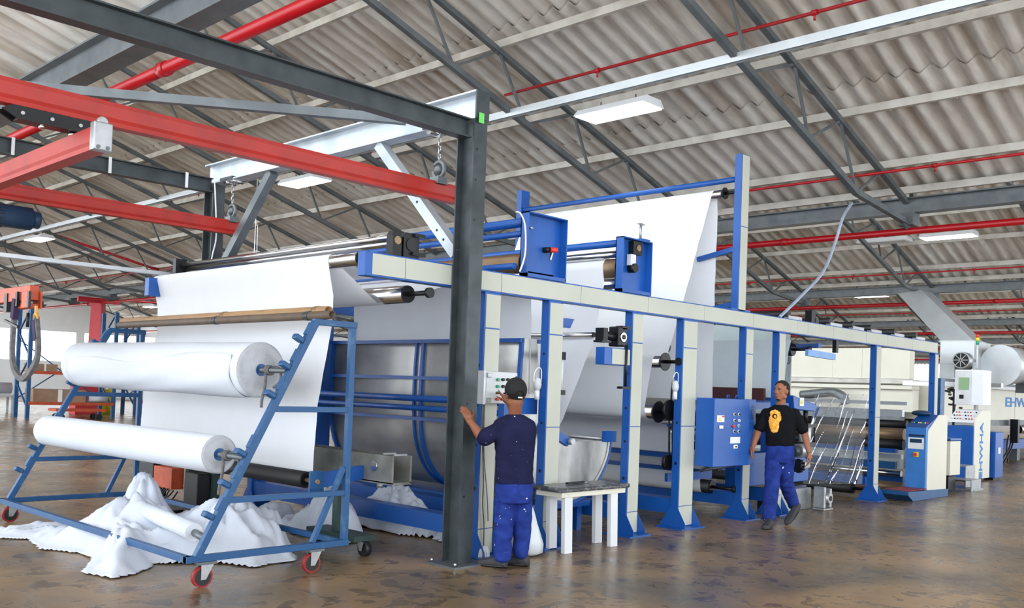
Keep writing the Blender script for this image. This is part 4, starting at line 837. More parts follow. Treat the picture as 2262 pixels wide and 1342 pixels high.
heap([(3.05, 10.2), (2.98, 9.4), (3.2, 9.2), (3.05, 8.7), (3.3, 8.3), (3.22, 7.9), (3.02, 7.5), (3.0, 7.1), (3.3, 7.2), (3.6, 7.5), (3.9, 7.3), (4.15, 6.95), (4.6, 6.95), (4.75, 7.25), (5.1, 7.9), (4.9, 8.7), (4.5, 9.3), (4.1, 9.5), (3.75, 9.9), (3.5, 9.9), (3.3, 9.75)],
     [(4.05, 8.75, .50, .20, .26), (3.75, 8.35, .36, .35, .5), (4.25, 7.55, .34, .5, .42), (3.42, 7.75, .2, .2, .4), (4.6, 8.1, .30, .5, .5), (4.75, 7.7, .24, .3, .4)], 'large crumpled heap of white cloth on the floor under the blue trolley', 3.0)
t = thing('cloth_roll', 'slim cloth roll half buried in the white heap, its steel tube end showing', 'cloth roll', (3.62, 6.75, .33))
MB().cyl((3.63, 6.95, .33), (3.8, 8.3, .36), .07, .07, n=24).build('wound_cloth', 'cloth', t); MB().cyl((3.605, 6.72, .315), (3.64, 6.98, .33), .03, n=18).build('tube', 'steel', t)
heap([(6.25, 9.0), (6.2, 8.4), (6.22, 7.6), (6.3, 7.25), (6.75, 7.2), (6.85, 7.8), (6.84, 9.0), (6.5, 9.3)], [(6.5, 8.0, .36, .25, .55), (6.45, 7.5, .2, .2, .3)], 'crumpled white cloth behind the lower blue cross beam left of the dark column', 6.0, edge=.12)
heap([(5.38, 8.7), (5.36, 7.75), (5.45, 7.45), (5.7, 7.4), (5.9, 7.7), (5.95, 8.6), (5.6, 8.9)], [(5.62, 7.95, .42, .16, .35)], 'crumpled white cloth in front of the lower blue cross beam by the trough stand', 8.0, edge=.12)
heap([(6.28, 7.15), (6.26, 6.8), (6.5, 6.75), (6.7, 6.95), (6.6, 7.17)], [(6.4, 6.95, .08, .2, .2)], 'small scrap of white cloth on the floor just left of the dark column', 11.0, edge=.1)
heap([(5.35, 9.15), (5.4, 8.95), (5.9, 8.95), (5.95, 9.3), (5.6, 9.4)], [(5.7, 9.1, .1, .2, .2)], 'small white rag on the floor behind the trolley brace', 14.0, edge=.1)
# plastic bag by the post
mb = MB(); rings = []
for k, (z, r_) in enumerate(((.01, .10), (.04, .16), (.12, .17), (.22, .14), (.32, .10), (.42, .06), (.5, .02))):
    rings.append([Vector((6.47+r_*.8*math.cos(a)*(1+.2*noise.noise(Vector((math.cos(a)*2, math.sin(a)*2, z*6)))), 6.02+r_*.9*math.sin(a)*(1+.2*noise.noise(Vector((math.cos(a)*2, math.sin(a)*2, z*6+4)))), z)) for a in np.linspace(0, 2*PI, 24, endpoint=False)])
tag(mb.loft(rings).build('plastic_bag', mat('milky plastic bag', srgb(215, 222, 226), .3, 0, .05, 5, .6, 25), loc=(6.47, 6.02, 0)), 'milky plastic bag standing on the floor behind the legs of the man in the cap', 'bag')
# white table
t = thing('small_table', 'low white wooden table wrapped in dark stretch film beside the second post', 'table', (7.2, 6.0, 0)); ZT = at(1240, 1092, Y=5.87).z
for x, y in ((6.84, 5.89), (6.88, 6.12), (7.54, 5.89), (7.58, 6.12)): MB().prism([(x-.02, y-.03, 0), (x+.09, y-.03, 0), (x+.07, y-.03, ZT-.02), (x-.04, y-.03, ZT-.02)], (0, .05, 0)).build('leg', 'white', t, bev=.004)
MB().box(6.74, 7.72, 5.85, 6.18, ZT-.03, ZT+.02).build('apron', 'ivory', t, bev=.004); MB().box(6.70, 7.76, 5.82, 6.20, ZT+.02, ZT+.065).build('top', 'foil', t, bev=.015)
t = thing('utility_knife', 'small black tool lying on the film-wrapped white table', 'tool', (7.2, 6.0, ZT+.07)); MB().bar((7.0, 6.02, ZT+.08), (7.28, 6.04, ZT+.08), .035, .022).build('handle', 'black', t, bev=.006); MB().bar((7.28, 6.04, ZT+.078), (7.34, 6.045, ZT+.078), .02, .004).build('blade', 'chrome', t)
# ================================================================== MACHINES AT RIGHT
def xbox(x0, y0, x1, y1, X, dx, nm, m, par, bev=.0, **k):
    a = at(x0, y0, X=X); b = at(x1, y1, X=X); return MB().box(X, X+dx, min(a.y, b.y), max(a.y, b.y), min(a.z, b.z), max(a.z, b.z)).build(nm, m, par, bev=bev, **k)
# motor drive behind the walking man
t = thing('press_unit', 'blue roller press with a black and white air cylinder behind the walking man', 'press', (12.6, 6.6, 0))
a = at(1745, 872, Y=6.55); b = at(1797, 893, Y=6.55); c_ = at(1793, 908, Y=6.55); d = at(1740, 903, Y=6.55)
s = MB().prism([(a.x, 6.5, a.z), (b.x, 6.5, b.z), (c_.x, 6.5, c_.z), (d.x+.1, 6.5, d.z)], (0, .14, 0)).build('lever_arm', 'blue', t, bev=.01)
k = at(1771, 887, Y=6.49); MB().box(k.x-.05, k.x+.07, 6.49, 6.4985, k.z-.06, k.z+.06).build('label_plate', 'paper', s); MB().box(k.x-.03, k.x+.03, 6.482, 6.4895, k.z-.03, k.z+.02).build('label_mark', 'yellow', s)
k0 = at(1786, 940, Y=6.5); x = k0.x
MB().cyl((x, 6.55, 1.18), (x, 6.55, 1.42), .035, n=14).build('piston_rod', 'black', t); cy_ = MB().cyl((x, 6.55, .92), (x, 6.55, 1.14), .085, n=24).build('cylinder', 'white', t)
MB().box(x-.13, x+.13, 6.44, 6.66, 1.14, 1.18).build('cylinder_head', 'black', cy_); MB().box(x-.13, x+.13, 6.44, 6.66, .86, .92).build('cylinder_foot', 'black', cy_)
for sx in (-.11, .11): MB().cyl((x+sx, 6.46, .9), (x+sx, 6.46, 1.16), .014, n=8).build('tie_rod', 'black', cy_)
MB().prism([(11.0, 6.5, .36), (12.95, 6.5, .36), (12.95, 6.5, .62), (12.7, 6.5, .8), (11.0, 6.5, .8)], (0, .2, 0)).build('side_frame', 'blue', t, bev=.006)
MB().box(11.9, 12.1, 6.5, 6.7, .8, 1.4).build('side_frame', 'blue', t, bev=.006); MB().box(11.0, 12.3, 6.5, 6.66, 1.38, 1.48).build('side_frame', 'blue', t)
k = at(1770, 995, Y=6.4); MB().cyl((k.x-.1, 6.42, k.z), (k.x+.12, 6.42, k.z), .1, n=20).build('motor', 'alu', t); MB().cyl((k.x-.25, 6.42, k.z), (k.x-.1, 6.42, k.z), .08, n=20).build('motor_end', 'dsteel', t)
k = at(1765, 1027, Y=6.4); MB().cyl((k.x-.05, 6.35, k.z), (k.x+.15, 6.35, k.z), .05, n=18).build('shaft_hub', 'lightgrey', t)
mb = MB(); n = 12; mb.cyl((k.x-.17, 6.35, k.z), (k.x-.05, 6.35, k.z), .07, n=24)
for i in range(n): q = 2*PI*i/n; mb.bar((k.x-.11, 6.35+.06*math.cos(q), k.z+.06*math.sin(q)), (k.x-.11, 6.35+.1*math.cos(q), k.z+.1*math.sin(q)), .05, .02)
mb.build('star_gear', 'black', t)
for z, r_ in ((1.2, .09), (.95, .09), (.55, .07)): MB().cyl((12.3, 6.7, z), (12.3, 9.9, z), r_, n=24).build('press_roller', 'chrome' if z < 1 else 'rubber', t)
MB().box(11.9, 12.9, 6.5, 6.72, 0, .3).build('plinth', 'dsteel', t); MB().box(11.9, 12.9, 9.7, 9.92, 0, 1.3).build('side_frame', 'blue', t)
MB().box(11.75, 12.62, 6.28, 6.48, 0, .3).build('counterweight_box', 'alu', t, bev=.01)
k = at(1815, 1128, Z=0); t = thing('bearing_housing', 'rough cast metal bearing housing standing on the floor right of the walking man', 'casting', (12.7, 6.1, 0))
mb = MB(); mb.box(12.5, 12.78, 6.02, 6.2, 0, .03).box(12.52, 12.57, 6.03, 6.2, .03, .33).box(12.70, 12.75, 6.03, 6.2, .03, .30); mb.build('body', 'alu', t, bev=.012); MB().cyl((12.64, 6.0, .17), (12.64, 6.2, .17), .075, n=20).build('bearing_ring', 'alu', t); MB().cyl((12.64, 5.99, .17), (12.64, 5.999, .17), .035, n=14).build('bore', 'black', t)
# clear film
mb = MB(); nx, nz = 90, 40; vs = []
for j in range(nz+1):
    v_ = j/nz
    for i in range(nx+1):
        u_ = i/nx; px = lerp(1800-25*v_, 1918-12*v_, u_); py = lerp(870, 1068, v_)
        p = at(px, py, X=14.45); q = u_*24+v_*13+2*noise.noise(Vector((u_*3, v_*2, 0)))
        fold = .05*(1-abs(math.sin(q)))**3*(.3+.7*v_)+.05*noise.noise(Vector((u_*5+v_*2, v_*1.5, 2)))
        vs.append((p.x-fold, p.y, p.z))
mb.add(vs, [(j*(nx+1)+i, j*(nx+1)+i+1, (j+1)*(nx+1)+i+1, (j+1)*(nx+1)+i) for j in range(nz) for i in range(nx)], True)
tag(mb.build('clear_film', 'film', loc=(14.45, 6.6, .2)), 'creased clear plastic film hanging left of the seventh post', 'plastic film')
# padding unit
t = thing('padding_unit', 'blue roller unit with a tall light blue end console at right', 'machine', (15.9, 6.2, 0)); X = 16.2
def cross(z0, z1, m, nm='cross_beam', x=X, d=.1, y0=6.45): return MB().box(x, x+d, y0, 10, z0, z1).build(nm, m, t)
cross(1.30, 1.42, 'tin', 'cover'); MB().cyl((X+.1, 6.4, 1.17), (X+.1, 10, 1.17), .07, n=24).build('roller', 'rubber', t); MB().cyl((X, 6.4, 1.0), (X, 10, 1.0), .10, n=24).build('roller', 'bronze', t); MB().cyl((X-.02, 6.4, .83), (X-.02, 10, .83), .09, n=24).build('roller', 'rubber', t)
cross(.69, .76, 'blue', x=15.95); cross(.58, .66, 'tin', 'tray'); cross(.42, .54, 'blue2', x=15.95); MB().cyl((X-.1, 6.4, .34), (X-.1, 10, .34), .05, n=20).build('roller', 'chrome', t); cross(.17, .28, 'blue', x=X+.1); MB().cyl((X, 6.4, .1), (X, 10, .1), .09, n=24).build('roller', 'bronze', t)
cross(.2, .33, 'blue', x=14.9, d=.06, y0=6.5); cross(1.5, 1.56, 'tin', 'cover', x=16.4)
Y0, Y1 = at(2045, 1000, X=15.7).y, at(2000, 1000, X=15.7).y
c_ = MB().box(15.7, 16.55, Y0, Y1, .1, 1.16).build('end_console', mat('light blue enamel', srgb(64, 130, 205), .35), t, bev=.006)
MB().prism([(15.75, Y0-.012, .0), (16.6, Y0-.012, .0), (16.6, Y0-.012, 1.36), (16.2, Y0-.012, 1.36), (15.75, Y0-.012, 1.1)], (0, .011, 0)).build('side_cover', 'ivory', c_)
MB().prism([(15.68, Y0, 1.16), (16.5, Y0, 1.16), (16.5, Y0, 1.36), (16.25, Y0, 1.36)], (0, Y1-Y0, 0)).build('sloping_desk', 'blue', c_, bev=.004)
for i in range(8):
    y = Y0+.04+(Y1-Y0-.08)*i/7; k = Vector((15.85, y, 1.225)); MB().ball(k, .016, n=8, m=5).build('indicator', ['redb', 'lightgrey', 'green', 'yellow', 'lightgrey', 'black', 'alu', 'green'][i], c_)
xbox(2006, 965, 2040, 992, 15.69, .008, 'display_panel', 'paper', c_); xbox(2010, 968, 2036, 978, 15.685, .004, 'display_strip', 'motor', c_); xbox(2008, 958, 2042, 965, 15.69, .008, 'display_hood', 'motor', c_)
k = at(2022, 1003, X=15.69); MB().box(15.685, 15.699, k.y-.05, k.y+.03, k.z-.04, k.z+.04).build('switch_plate', 'yellow', c_); MB().cyl((15.66, k.y, k.z), (15.685, k.y, k.z), .03, n=14).build('emergency_switch', 'redb', c_)
MB().prism([(15.1, Y0-.05, .0), (16.6, Y0-.05, .0), (16.6, Y0-.05, .12), (14.9, Y0-.05, .16), (14.9, Y0-.05, .1)], (0, Y1-Y0+.1, 0)).build('base_step', 'blue2', t, bev=.004)
MB().box(15.0, 15.69, Y0-.04, Y1+.04, .161, .168).build('step_tread', mat('red step paint', srgb(150, 60, 66), .6), t)
MB().box(17.3, 17.5, 6.22, 6.42, 0, 2.0).build('tall_side_post', 'blue2', t); MB().ball((16.2, Y1-.05, 1.38), .12, .16, .05).build('motor_cover', 'motor', c_)
# cream cabinet and steps
t = thing('cream_cabinet', 'small cream cabinet between the light blue console and the metal steps', 'cabinet', (17.4, 6.1, .3)); xbox(2064, 972, 2098, 1050, 17.3, .5, 'body', 'ivory', t, .006); xbox(2068, 978, 2094, 1044, 17.29, .008, 'door', 'ivory', t); xbox(2062, 966, 2100, 972, 17.28, .55, 'lid', 'blue', t); xbox(2068, 1050, 2094, 1083, 17.35, .35, 'foot', 'black', t)
t = thing('metal_steps', 'grey metal steps on the floor before the tall blue console', 'steps', (18.2, 6.2, 0)); 
a = at(2150, 1085, Z=0); MB().box(18.0, 18.5, 5.85, 6.85, 0, .03).build('base', 'alu', t)
for x, z in ((17.9, .2), (18.35, .42)):
    MB().box(x, x+.5, 5.88+(.25 if z > .3 else 0), 6.8, z-.015, z).build('tread', 'alu', t)
    MB().box(x, x+.5, 5.86+(.25 if z > .3 else 0), 5.875+(.25 if z > .3 else 0), 0, z).build('side_plate', 'alu', t)
    MB().box(x, x+.5, 6.8, 6.815, 0, z).build('side_plate', 'alu', t)
# tall console with lettering
t = thing('operator_console', 'tall blue and cream operator console with vertical blue lettering and a screen arm', 'console', (20.3, 6.8, 0)); X = 20.0
xbox(2090, 938, 2148, 1058, X, .9, 'body', 'blue', t, .01); MB().box(X+.05, X+.85, at(2148, 1000, X=X).y+.05, at(2090, 1000, X=X).y-.05, 0, .12).build('foot', 'black', t)
ya = at(2148, 1000, X=X).y; yb = at(2090, 1000, X=X).y
sp = MB().prism([(X+.02, ya-.03, .06), (X+.95, ya-.03, .06), (X+.95, ya-.03, 1.45), (X+.45, ya-.03, 1.45), (X+.02, ya-.03, 1.25)], (0, .029, 0)).build('side_panel', 'ivory', t, bev=.004)
dk = MB().prism([(X-.02, ya, 1.19), (X+.9, ya, 1.19), (X+.9, ya, 1.45), (X+.5, ya, 1.45)], (0, yb-ya, 0)).build('button_desk', 'white', t, bev=.006)
for j in range(3):
    for i in range(8):
        u = (j+1)/4; p = Vector((X-.02+.52*u-.006, ya+.06+(yb-ya-.12)*i/7, 1.19+.26*u+.01)); MB().ball(p, .017, n=6, m=4).build('button', ['redb', 'lightgrey', 'black', 'bronze'][(i*3+j) % 4], dk)
MB().cyl((X+.6, (ya+yb)/2-.1, 1.45), (X+.6, (ya+yb)/2-.1, 1.7), .04, n=12).build('screen_stem', 'lightgrey', t)
sb = xbox(2110, 816, 2172, 895, X+.35, .45, 'screen_box', 'white', t, .008); xbox(2112, 818, 2145, 893, X+.34, .009, 'screen_bezel', 'lightgrey', t); xbox(2118, 833, 2140, 860, X+.33, .009, 'screen', 'screen', t); xbox(2119, 871, 2128, 880, X+.33, .009, 'switch', 'black', t)
k = at(2158, 812, X=X+.5); b = MB().cyl((k.x, k.y, k.z), (k.x, k.y, k.z+.48), .02, n=10).build('beacon_pole', 'lightgrey', t)
for i, m in enumerate(('green', 'yellow', 'redb')): MB().cyl((k.x, k.y, k.z+.48+i*.07), (k.x, k.y, k.z+.55+i*.07), .035, n=14).build('beacon_lens', m, b)
def text(s, size, m, par, mw, nm='lettering', ext=.003):
    cu = bpy.data.curves.new(nm, 'FONT'); cu.body = s; cu.size = size; cu.extrude = ext; cu.align_x = 'CENTER'; cu.align_y = 'CENTER'; cu.offset = size*.02
    o = bpy.data.objects.new(nm, cu); C.objects.link(o); dg = bpy.context.evaluated_depsgraph_get(); me = bpy.data.meshes.new_from_object(o.evaluated_get(dg)); bpy.data.objects.remove(o)
    me.materials.clear(); me.materials.append(M[m]); me.transform(mw); off = Vector(par['_w']); me.transform(Matrix.Translation(-off)); o = bpy.data.objects.new(nm, me); C.objects.link(o); o.parent = par; o['_w'] = tuple(off); return o
F_Y = Matrix(((1, 0, 0, 0), (0, 0, -1, 0), (0, 1, 0, 0), (0, 0, 0, 1)))   # text reads toward -Y
text('EHWHA', .25, 'logo', sp, Matrix.Translation((X+.42, ya-.035, .62))@F_Y@Matrix.Rotation(R(90), 4, 'Z')@Matrix.Scale(1.25, 4, (1, 0, 0)))
t = thing('blue_box', 'small blue electric box just right of the tall operator console', 'box', (20.5, 6.3, 0)); 
MB().box(21.1, 21.6, 6.45, 6.74, .05, 1.0).build('body', 'blue', t, bev=.008); MB().box(21.25, 21.36, 6.43, 6.4495, .55, .68).build('label_plate', 'paper', t); MB().box(21.15, 21.55, 6.5, 6.7, 0, .05).build('foot', 'black', t)
# stenter body
t = thing('stenter', 'long cream drying machine body with large blue lettering at the right edge', 'machine', (24, 8.3, .8)); YS = 8.3
def yz(px, py, Y=YS): return at(px, py, Y=Y)
z0, z1 = yz(2230, 927).z, yz(2230, 862).z; xa = 23.7
MB().box(xa-1.2, 42, YS, 12, z0, z1).build('body', 'ivory', t); MB().box(xa-1.2, 42, YS-.25, YS+.4, z1, z1+.09).build('top_rail', 'white', t); MB().box(xa-1.2, 42, YS-.2, YS-.0, z1+.1, z1+.16).build('top_tray', 'steel', t) 
for x in (xa+2, xa+5, xa+9): MB().box(x, x+.015, YS-.004, YS-.0005, z0, z1).build('panel_seam', 'steel', t)
k = yz(2236, 889); text('EHWHA', .36, 'logo', t, Matrix.Translation((yz(2219, 889).x+1.55, YS-.006, k.z))@F_Y@Matrix.Scale(2.3, 4, (1, 0, 0)), ext=.004)
MB().box(xa, 42, YS+.05, 12, z0-.16, z0).build('chain_rail', 'steel', t); MB().box(xa+.5, 42, YS+.1, YS+.3, .35, .62).build('lower_beam', 'blue', t)
MB().box(xa+.2, xa+2.4, YS-.1, YS+.1, .78, .95).build('entry_arm', 'blue', t); 
for x in (xa+1, xa+6, xa+12): MB().box(x, x+.25, YS+.2, YS+.45, 0, .4).build('leg', 'steel', t)
k = yz(2240, 945); MB().cyl((k.x, YS-.1, k.z-.03), (k.x+3, YS-.1, k.z-.03), .12, n=20).build('entry_roller', 'chrome', t); MB().box(k.x-.35, k.x-.2, YS-.2, YS, k.z-.4, k.z+.25).build('entry_block', 'black', t)
for i, (x, y) in enumerate(((2225, 1045), (2205, 1050), (2215, 1060))):
    p = [yz(2228+i*6, 960), yz(2224+i*5, 990), yz(x, 1025), yz(2200-i, y)]; q = p[3]; tag(MB().tube(smooth(p+[Vector((q.x-1.2, YS-.3, .02))], 6), .022, 6).build('floor_cable', 'rubber'), 'black cable drooping to the floor at the right edge, %s of three' % ['leftmost', 'middle', 'rightmost'][i], 'cable')
tag(MB().box(26, 42, YS+.6, YS+.64, .05, .12).build('floor_pipe', 'black'), 'dark pipe along the floor under the cream machine at right', 'pipe')
mb = MB(); random.seed(2)
k = at(2108, 880, X=21.2)
for i in range(14): p = k+Vector((0, random.uniform(-.12, .14), random.uniform(-.2, .22))); mb.bar(p, p+Vector((random.uniform(-.1, .1), random.uniform(-.15, .15), random.uniform(-.05, .05))), .05, .04)
mb.bar((k.x, k.y, 0), k+Vector((0, 0, .2)), .05, .05); tag(mb.build('sensor_stand', 'black'), 'black sensor stand with small clamps behind the operator console', 'stand')
# dryer hood
t = thing('dryer_hood', 'big cream dryer box seen between the sixth and seventh posts', 'machine', (22, 8.6, 0)); X = 22
yA, yB = at(2010, 777, X=X).y, 14.2; z = lambda py: at(1900, py, X=X).z
MB().box(X, X+.3, yA, yB, z(835), z(768)).build('hood', 'ivory', t, bev=.01); MB().box(X-.06, X+.35, yA-.1, yB, z(845), z(836)).build('rail', 'purlin', t); MB().box(X-.1, X+.35, yA-.1, yB, z(857), z(849)).build('rail', 'ivory', t)
MB().box(X-.02, X+.33, yA-.1, yB, z(905), z(858)).build('lower_body', 'ivory', t); MB().box(X+.05, X+.3, yA+.2, yB-.2, 0, z(906)).build('base', 'steel', t)
for py in (1840, 1905): k = at(py, 800, X=X); MB().box(X-.003, X+.0, k.y, k.y+.012, z(834), z(770)).build('panel_seam', 'purlin', t)
MB().box(X-.12, X+.0, at(2000, 845, X=X).y-2.1, yA+.1, z(848), z(840)).build('rail', 'chrome', t)
k = at(1850, 890, X=X-.4)
MB().tube(smooth([at(x, y, X=X-.4) for x, y in ((1770, 872), (1810, 868), (1840, 866), (1862, 876), (1868, 892))], 5), .11, 12).build('grey_chute', 'steel', t)
# back cloth sheet pair seen between posts
t = thing('grey_screen', 'tall pale two-tone screen behind the blue control cabinet, between fourth and sixth posts', 'screen', (14.2, 9, 1.6)); X = 14.2
yl = at(1560, 780, X=X).y+1.5; yr = at(1742, 780, X=X).y
MB().box(X, X+.05, yr, yl, at(1650, 766, X=X).z, at(1742, 714, X=X).z).build('upper_panel', mat('pale glass green panel', srgb(208, 224, 224), .5, 0, .02), t)
MB().box(X+.03, X+.06, yr-.03, yl, 1.66, at(1650, 768, X=X).z).build('lower_panel', mat('grey green panel', srgb(190, 200, 198), .5, 0, .03), t)
MB().box(X+.06, X+.1, yr, yl, 1.55, 1.66).build('base_strip', 'maroon', t); MB().box(X+.1, X+.2, yr+.1, yr+.2, 0, 1.7).build('support', 'blue', t); MB().box(X+.1, X+.2, yl-.2, yl-.1, 0, 1.7).build('support', 'blue', t)
MB().box(X-.05, X+.1, yr, yl, 1.35, 1.55).build('cross_beam', 'blue', t)
# ducts and fan
t = thing('exhaust_fan', 'pale metal exhaust fan housing with a finned motor above the operator console', 'fan', (24, 8, 2.2)); X = 24
k = at(2075, 835, X=X); k2 = at(2152, 752, X=X); MB().box(X, X+1.2, k2.y, k.y, k.z+.35, k2.z).build('housing', 'tin', t, bev=.01); MB().box(X, X+1.2, k2.y+.0, k2.y+.03, k.z+.02, k.z+.35).build('side_plate', 'tin', t); MB().box(X, X+1.2, k.y-.35, k.y, k.z+.02, k.z+.35).build('side_plate', 'tin', t)
for z_ in (k.z+.02,): MB().box(X, X+1.2, k2.y, k.y, z_-.04, z_).build('shelf', 'tin', t)
c_ = at(2124, 795, X=X-.25); m_ = MB().cyl((X-.28, c_.y, c_.z), (X+.3, c_.y, c_.z), .2, n=28).build('motor', 'alu', t)
MB().cyl((X-.3, c_.y, c_.z), (X-.281, c_.y, c_.z), .17, n=28).build('fan_grille', 'black', m_)
for i in range(8): q = PI*i/8*2; MB().bar((X-.31, c_.y, c_.z), (X-.31, c_.y+.16*math.cos(q), c_.z+.16*math.sin(q)), .02, .01, (1, 0, 0)).build('grille_blade', 'alu', m_)
MB().cyl((X+.3, 8.0, 2.3), (X+.3, 9.4, 1.4), .12, n=16).build('hose', 'rubber', t) if False else None
mb = MB(); a0, a1 = at(1983, 648, X=25.2), at(2035, 640, X=25.2); b0, b1 = at(2078, 752, X=24.3), at(2150, 752, X=24.3)
r0 = [Vector((25.2, a0.y, a0.z)), Vector((25.2, a1.y, a1.z)), Vector((26.0, a1.y, a1.z)), Vector((26.0, a0.y, a0.z))]; r1 = [Vector((24.3, b0.y, b0.z)), Vector((24.3, b1.y, b1.z)), Vector((25.1, b1.y, b1.z)), Vector((25.1, b0.y, b0.z))]
t = thing('square_duct', 'pale square duct slanting up to the second gutter at right', 'duct', (24.5, 8.5, 3)); mb.loft([r0, r1], sm=False).build('duct', 'tin', t); MB().box(24.25, 25.15, b1.y-.03, b0.y+.03, b0.z-.03, b0.z+.0).build('flange', 'tin', t)
k = at(2160, 808, X=24); MB
t = thing('round_duct', 'large round pale duct leaving the fan toward the right edge', 'duct', (24.6, 7.4, 2.5))
MB().cyl((24.45, 7.42, 2.52), (25.3, 7.3, 2.55), .5, .42, n=36).build('collar', 'tin', t); MB().cyl((25.3, 7.3, 2.55), (31, 7.0, 2.62), .42, .42, n=36).build('pipe', 'tin', t)
MB().cyl((25.27, 7.31, 2.55), (25.33, 7.29, 2.55), .44, n=36).build('seam_ring', 'alu', t); MB().box(26.3, 26.5, 6.95, 7.6, 1.9, 2.2).build('saddle', 'steel', t)
# ================================================================== PEOPLE
def remesh(mb, voxel, name, m, parent, smooth_it=3, colour_fn=None, wrinkle=0, wseed=0):
    o = mb.build(name, m, parent); md = o.modifiers.new('r', 'REMESH'); md.mode = 'VOXEL'; md.voxel_size = voxel; md.use_smooth_shade = True
    s = o.modifiers.new('s', 'SMOOTH'); s.factor = .6; s.iterations = smooth_it
    dg = bpy.context.evaluated_depsgraph_get(); dg.update(); me = bpy.data.meshes.new_from_object(o.evaluated_get(dg)); o.modifiers.clear(); old = o.data; o.data = me; bpy.data.meshes.remove(old)
    me.materials.clear()
    for q in (m if isinstance(m, (list, tuple)) else [m]): me.materials.append(M[q] if isinstance(q, str) else q)
    if wrinkle:
        ns = [v.normal.copy() for v in me.vertices]
        for v, n_ in zip(me.vertices, ns):
            p = v.co; a = 1-abs(noise.noise(Vector((p.x*5, p.y*5, p.z*11+wseed))))*2.2; b = noise.noise(Vector((p.x*14, p.y*14, p.z*9+wseed)))
            v.co = p+n_*(wrinkle*a+wrinkle*.4*b)
    me.polygons.foreach_set('use_smooth', [True]*len(me.polygons))
    if colour_fn:
        for p in me.polygons: p.material_index = colour_fn(Vector(p.center)+Vector(o['_w']), p.normal)
    return o
def limb(mb, pts, rs, n=16, flat=None):
    """tapered limb through pts with ball joints"""
    for i in range(len(pts)-1):
        mb.cyl(pts[i], pts[i+1], rs[i], rs[i+1], n=n)
    for p, r_ in zip(pts, rs): mb.ball(p, r_, n=n, m=10)
def eloft(mb, rows, lat, fwd, n=28, pw=2.4):
    rings = []
    for c, rx, ry in rows:
        ring = []
        for i in range(n):
            q = 2*PI*i/n; cx = math.copysign(abs(math.cos(q))**(2/pw), math.cos(q)); sy = math.copysign(abs(math.sin(q))**(2/pw), math.sin(q)); ring.append(c+lat*cx*rx+fwd*sy*ry)
        rings.append(ring)
    mb.loft(rings)
def hand(mb, w, d, nrm, side, curl=.5, s=1.0, spread=.0, point=False):
    """w wrist, d direction to fingers, nrm palm normal (curl side), side: thumb side unit vector"""
    d = d.normalized(); nrm = (nrm-d*nrm.dot(d)).normalized(); th = (side-d*side.dot(d)-nrm*side.dot(nrm)).normalized()
    k = .0085*s
    for a in (-1.5, -.5, .5, 1.5): mb.cyl(w+th*a*.012*s, w+d*.088*s+th*a*.019*s, .016*s, .013*s, n=10).ball(w+d*.088*s+th*a*.019*s, .013*s, n=10, m=6)
    mb.ball(w+d*.045*s, .036*s, n=12, m=8, rot=Matrix.Identity(3))
    lens = [.072, .083, .078, .062]
    for i, a in enumerate((1.5, .5, -.5, -1.5)):
        p = w+d*(.088-.004*abs(a-.5))*s+th*a*.0195*s; dd = (d+th*spread*a*.12).normalized(); c = curl*(.7+.12*i)*(0.0 if (point and i == 0) else 1)
        for seg, f in enumerate((.45, .32, .23)):
            ang = c*(seg+1)*.75; v = dd*math.cos(ang)+nrm*math.sin(ang); q = p+v*lens[i]*f*s
            r0 = k*(1-.08*seg); mb.cyl(p, q, r0, r0*.93, n=9).ball(q, r0*.95, n=9, m=6); p = q
    p = w+d*.025*s+th*.026*s; v = (d*.62+th*.72+nrm*.25).normalized()
    for seg, l in enumerate((.038, .030, .024)):
        q = p+v*l*s; mb.cyl(p, q, k*(1.35-.17*seg), k*(1.2-.17*seg), n=9).ball(q, k*(1.2-.17*seg), n=9, m=6); p = q; v = (v+d*.3+nrm*.18*curl).normalized()
def head(mb, c, f, up=Vector((0, 0, 1)), s=1.0):
    s_ = f.cross(up).normalized(); u = s_.cross(f).normalized(); B = Matrix((s_, f, u)).transposed()
    P = lambda a, b, z: c+(s_*a+f*b+u*z)*s
    mb.ball(P(0, -.012, .035), .076*s, .097*s, .092*s, 24, 16, B); mb.ball(P(0, .022, -.025), .062*s, .072*s, .085*s, 22, 14, B)
    mb.ball(P(0, .045, -.085), .040*s, .038*s, .030*s, 18, 10, B); mb.ball(P(0, .062, -.097), .02*s, .018*s, .018*s, 12, 8, B)
    mb.cyl(P(0, .082, .022), P(0, .108, -.022), .009*s, .013*s, n=10).ball(P(0, .106, -.022), .0145*s, .014*s, .011*s, 12, 8, B)
    for a in (-1, 1):
        mb.ball(P(a*.012, .098, -.026), .009*s, n=8, m=6); mb.ball(P(a*.030, .078, .030), .026*s, .013*s, .009*s, 12, 8, B)
        mb.ball(P(a*.038, .066, -.012), .022*s, .018*s, .017*s, 12, 8, B); mb.ball(P(a*.052, .0, -.06), .02*s, .035*s, .03*s, 12, 8, B)
        mb.ball(P(a*.078, -.008, -.008), .008*s, .018*s, .030*s, 12, 10, B); mb.ball(P(a*.083, -.016, .004), .006*s, .012*s, .018*s, 10, 8, B)
    mb.ball(P(0, .088, -.053), .021*s, .009*s, .0065*s, 12, 6, B); mb.ball(P(0, .085, -.064), .018*s, .010*s, .0065*s, 12, 6, B)
    return P, B, s_, u
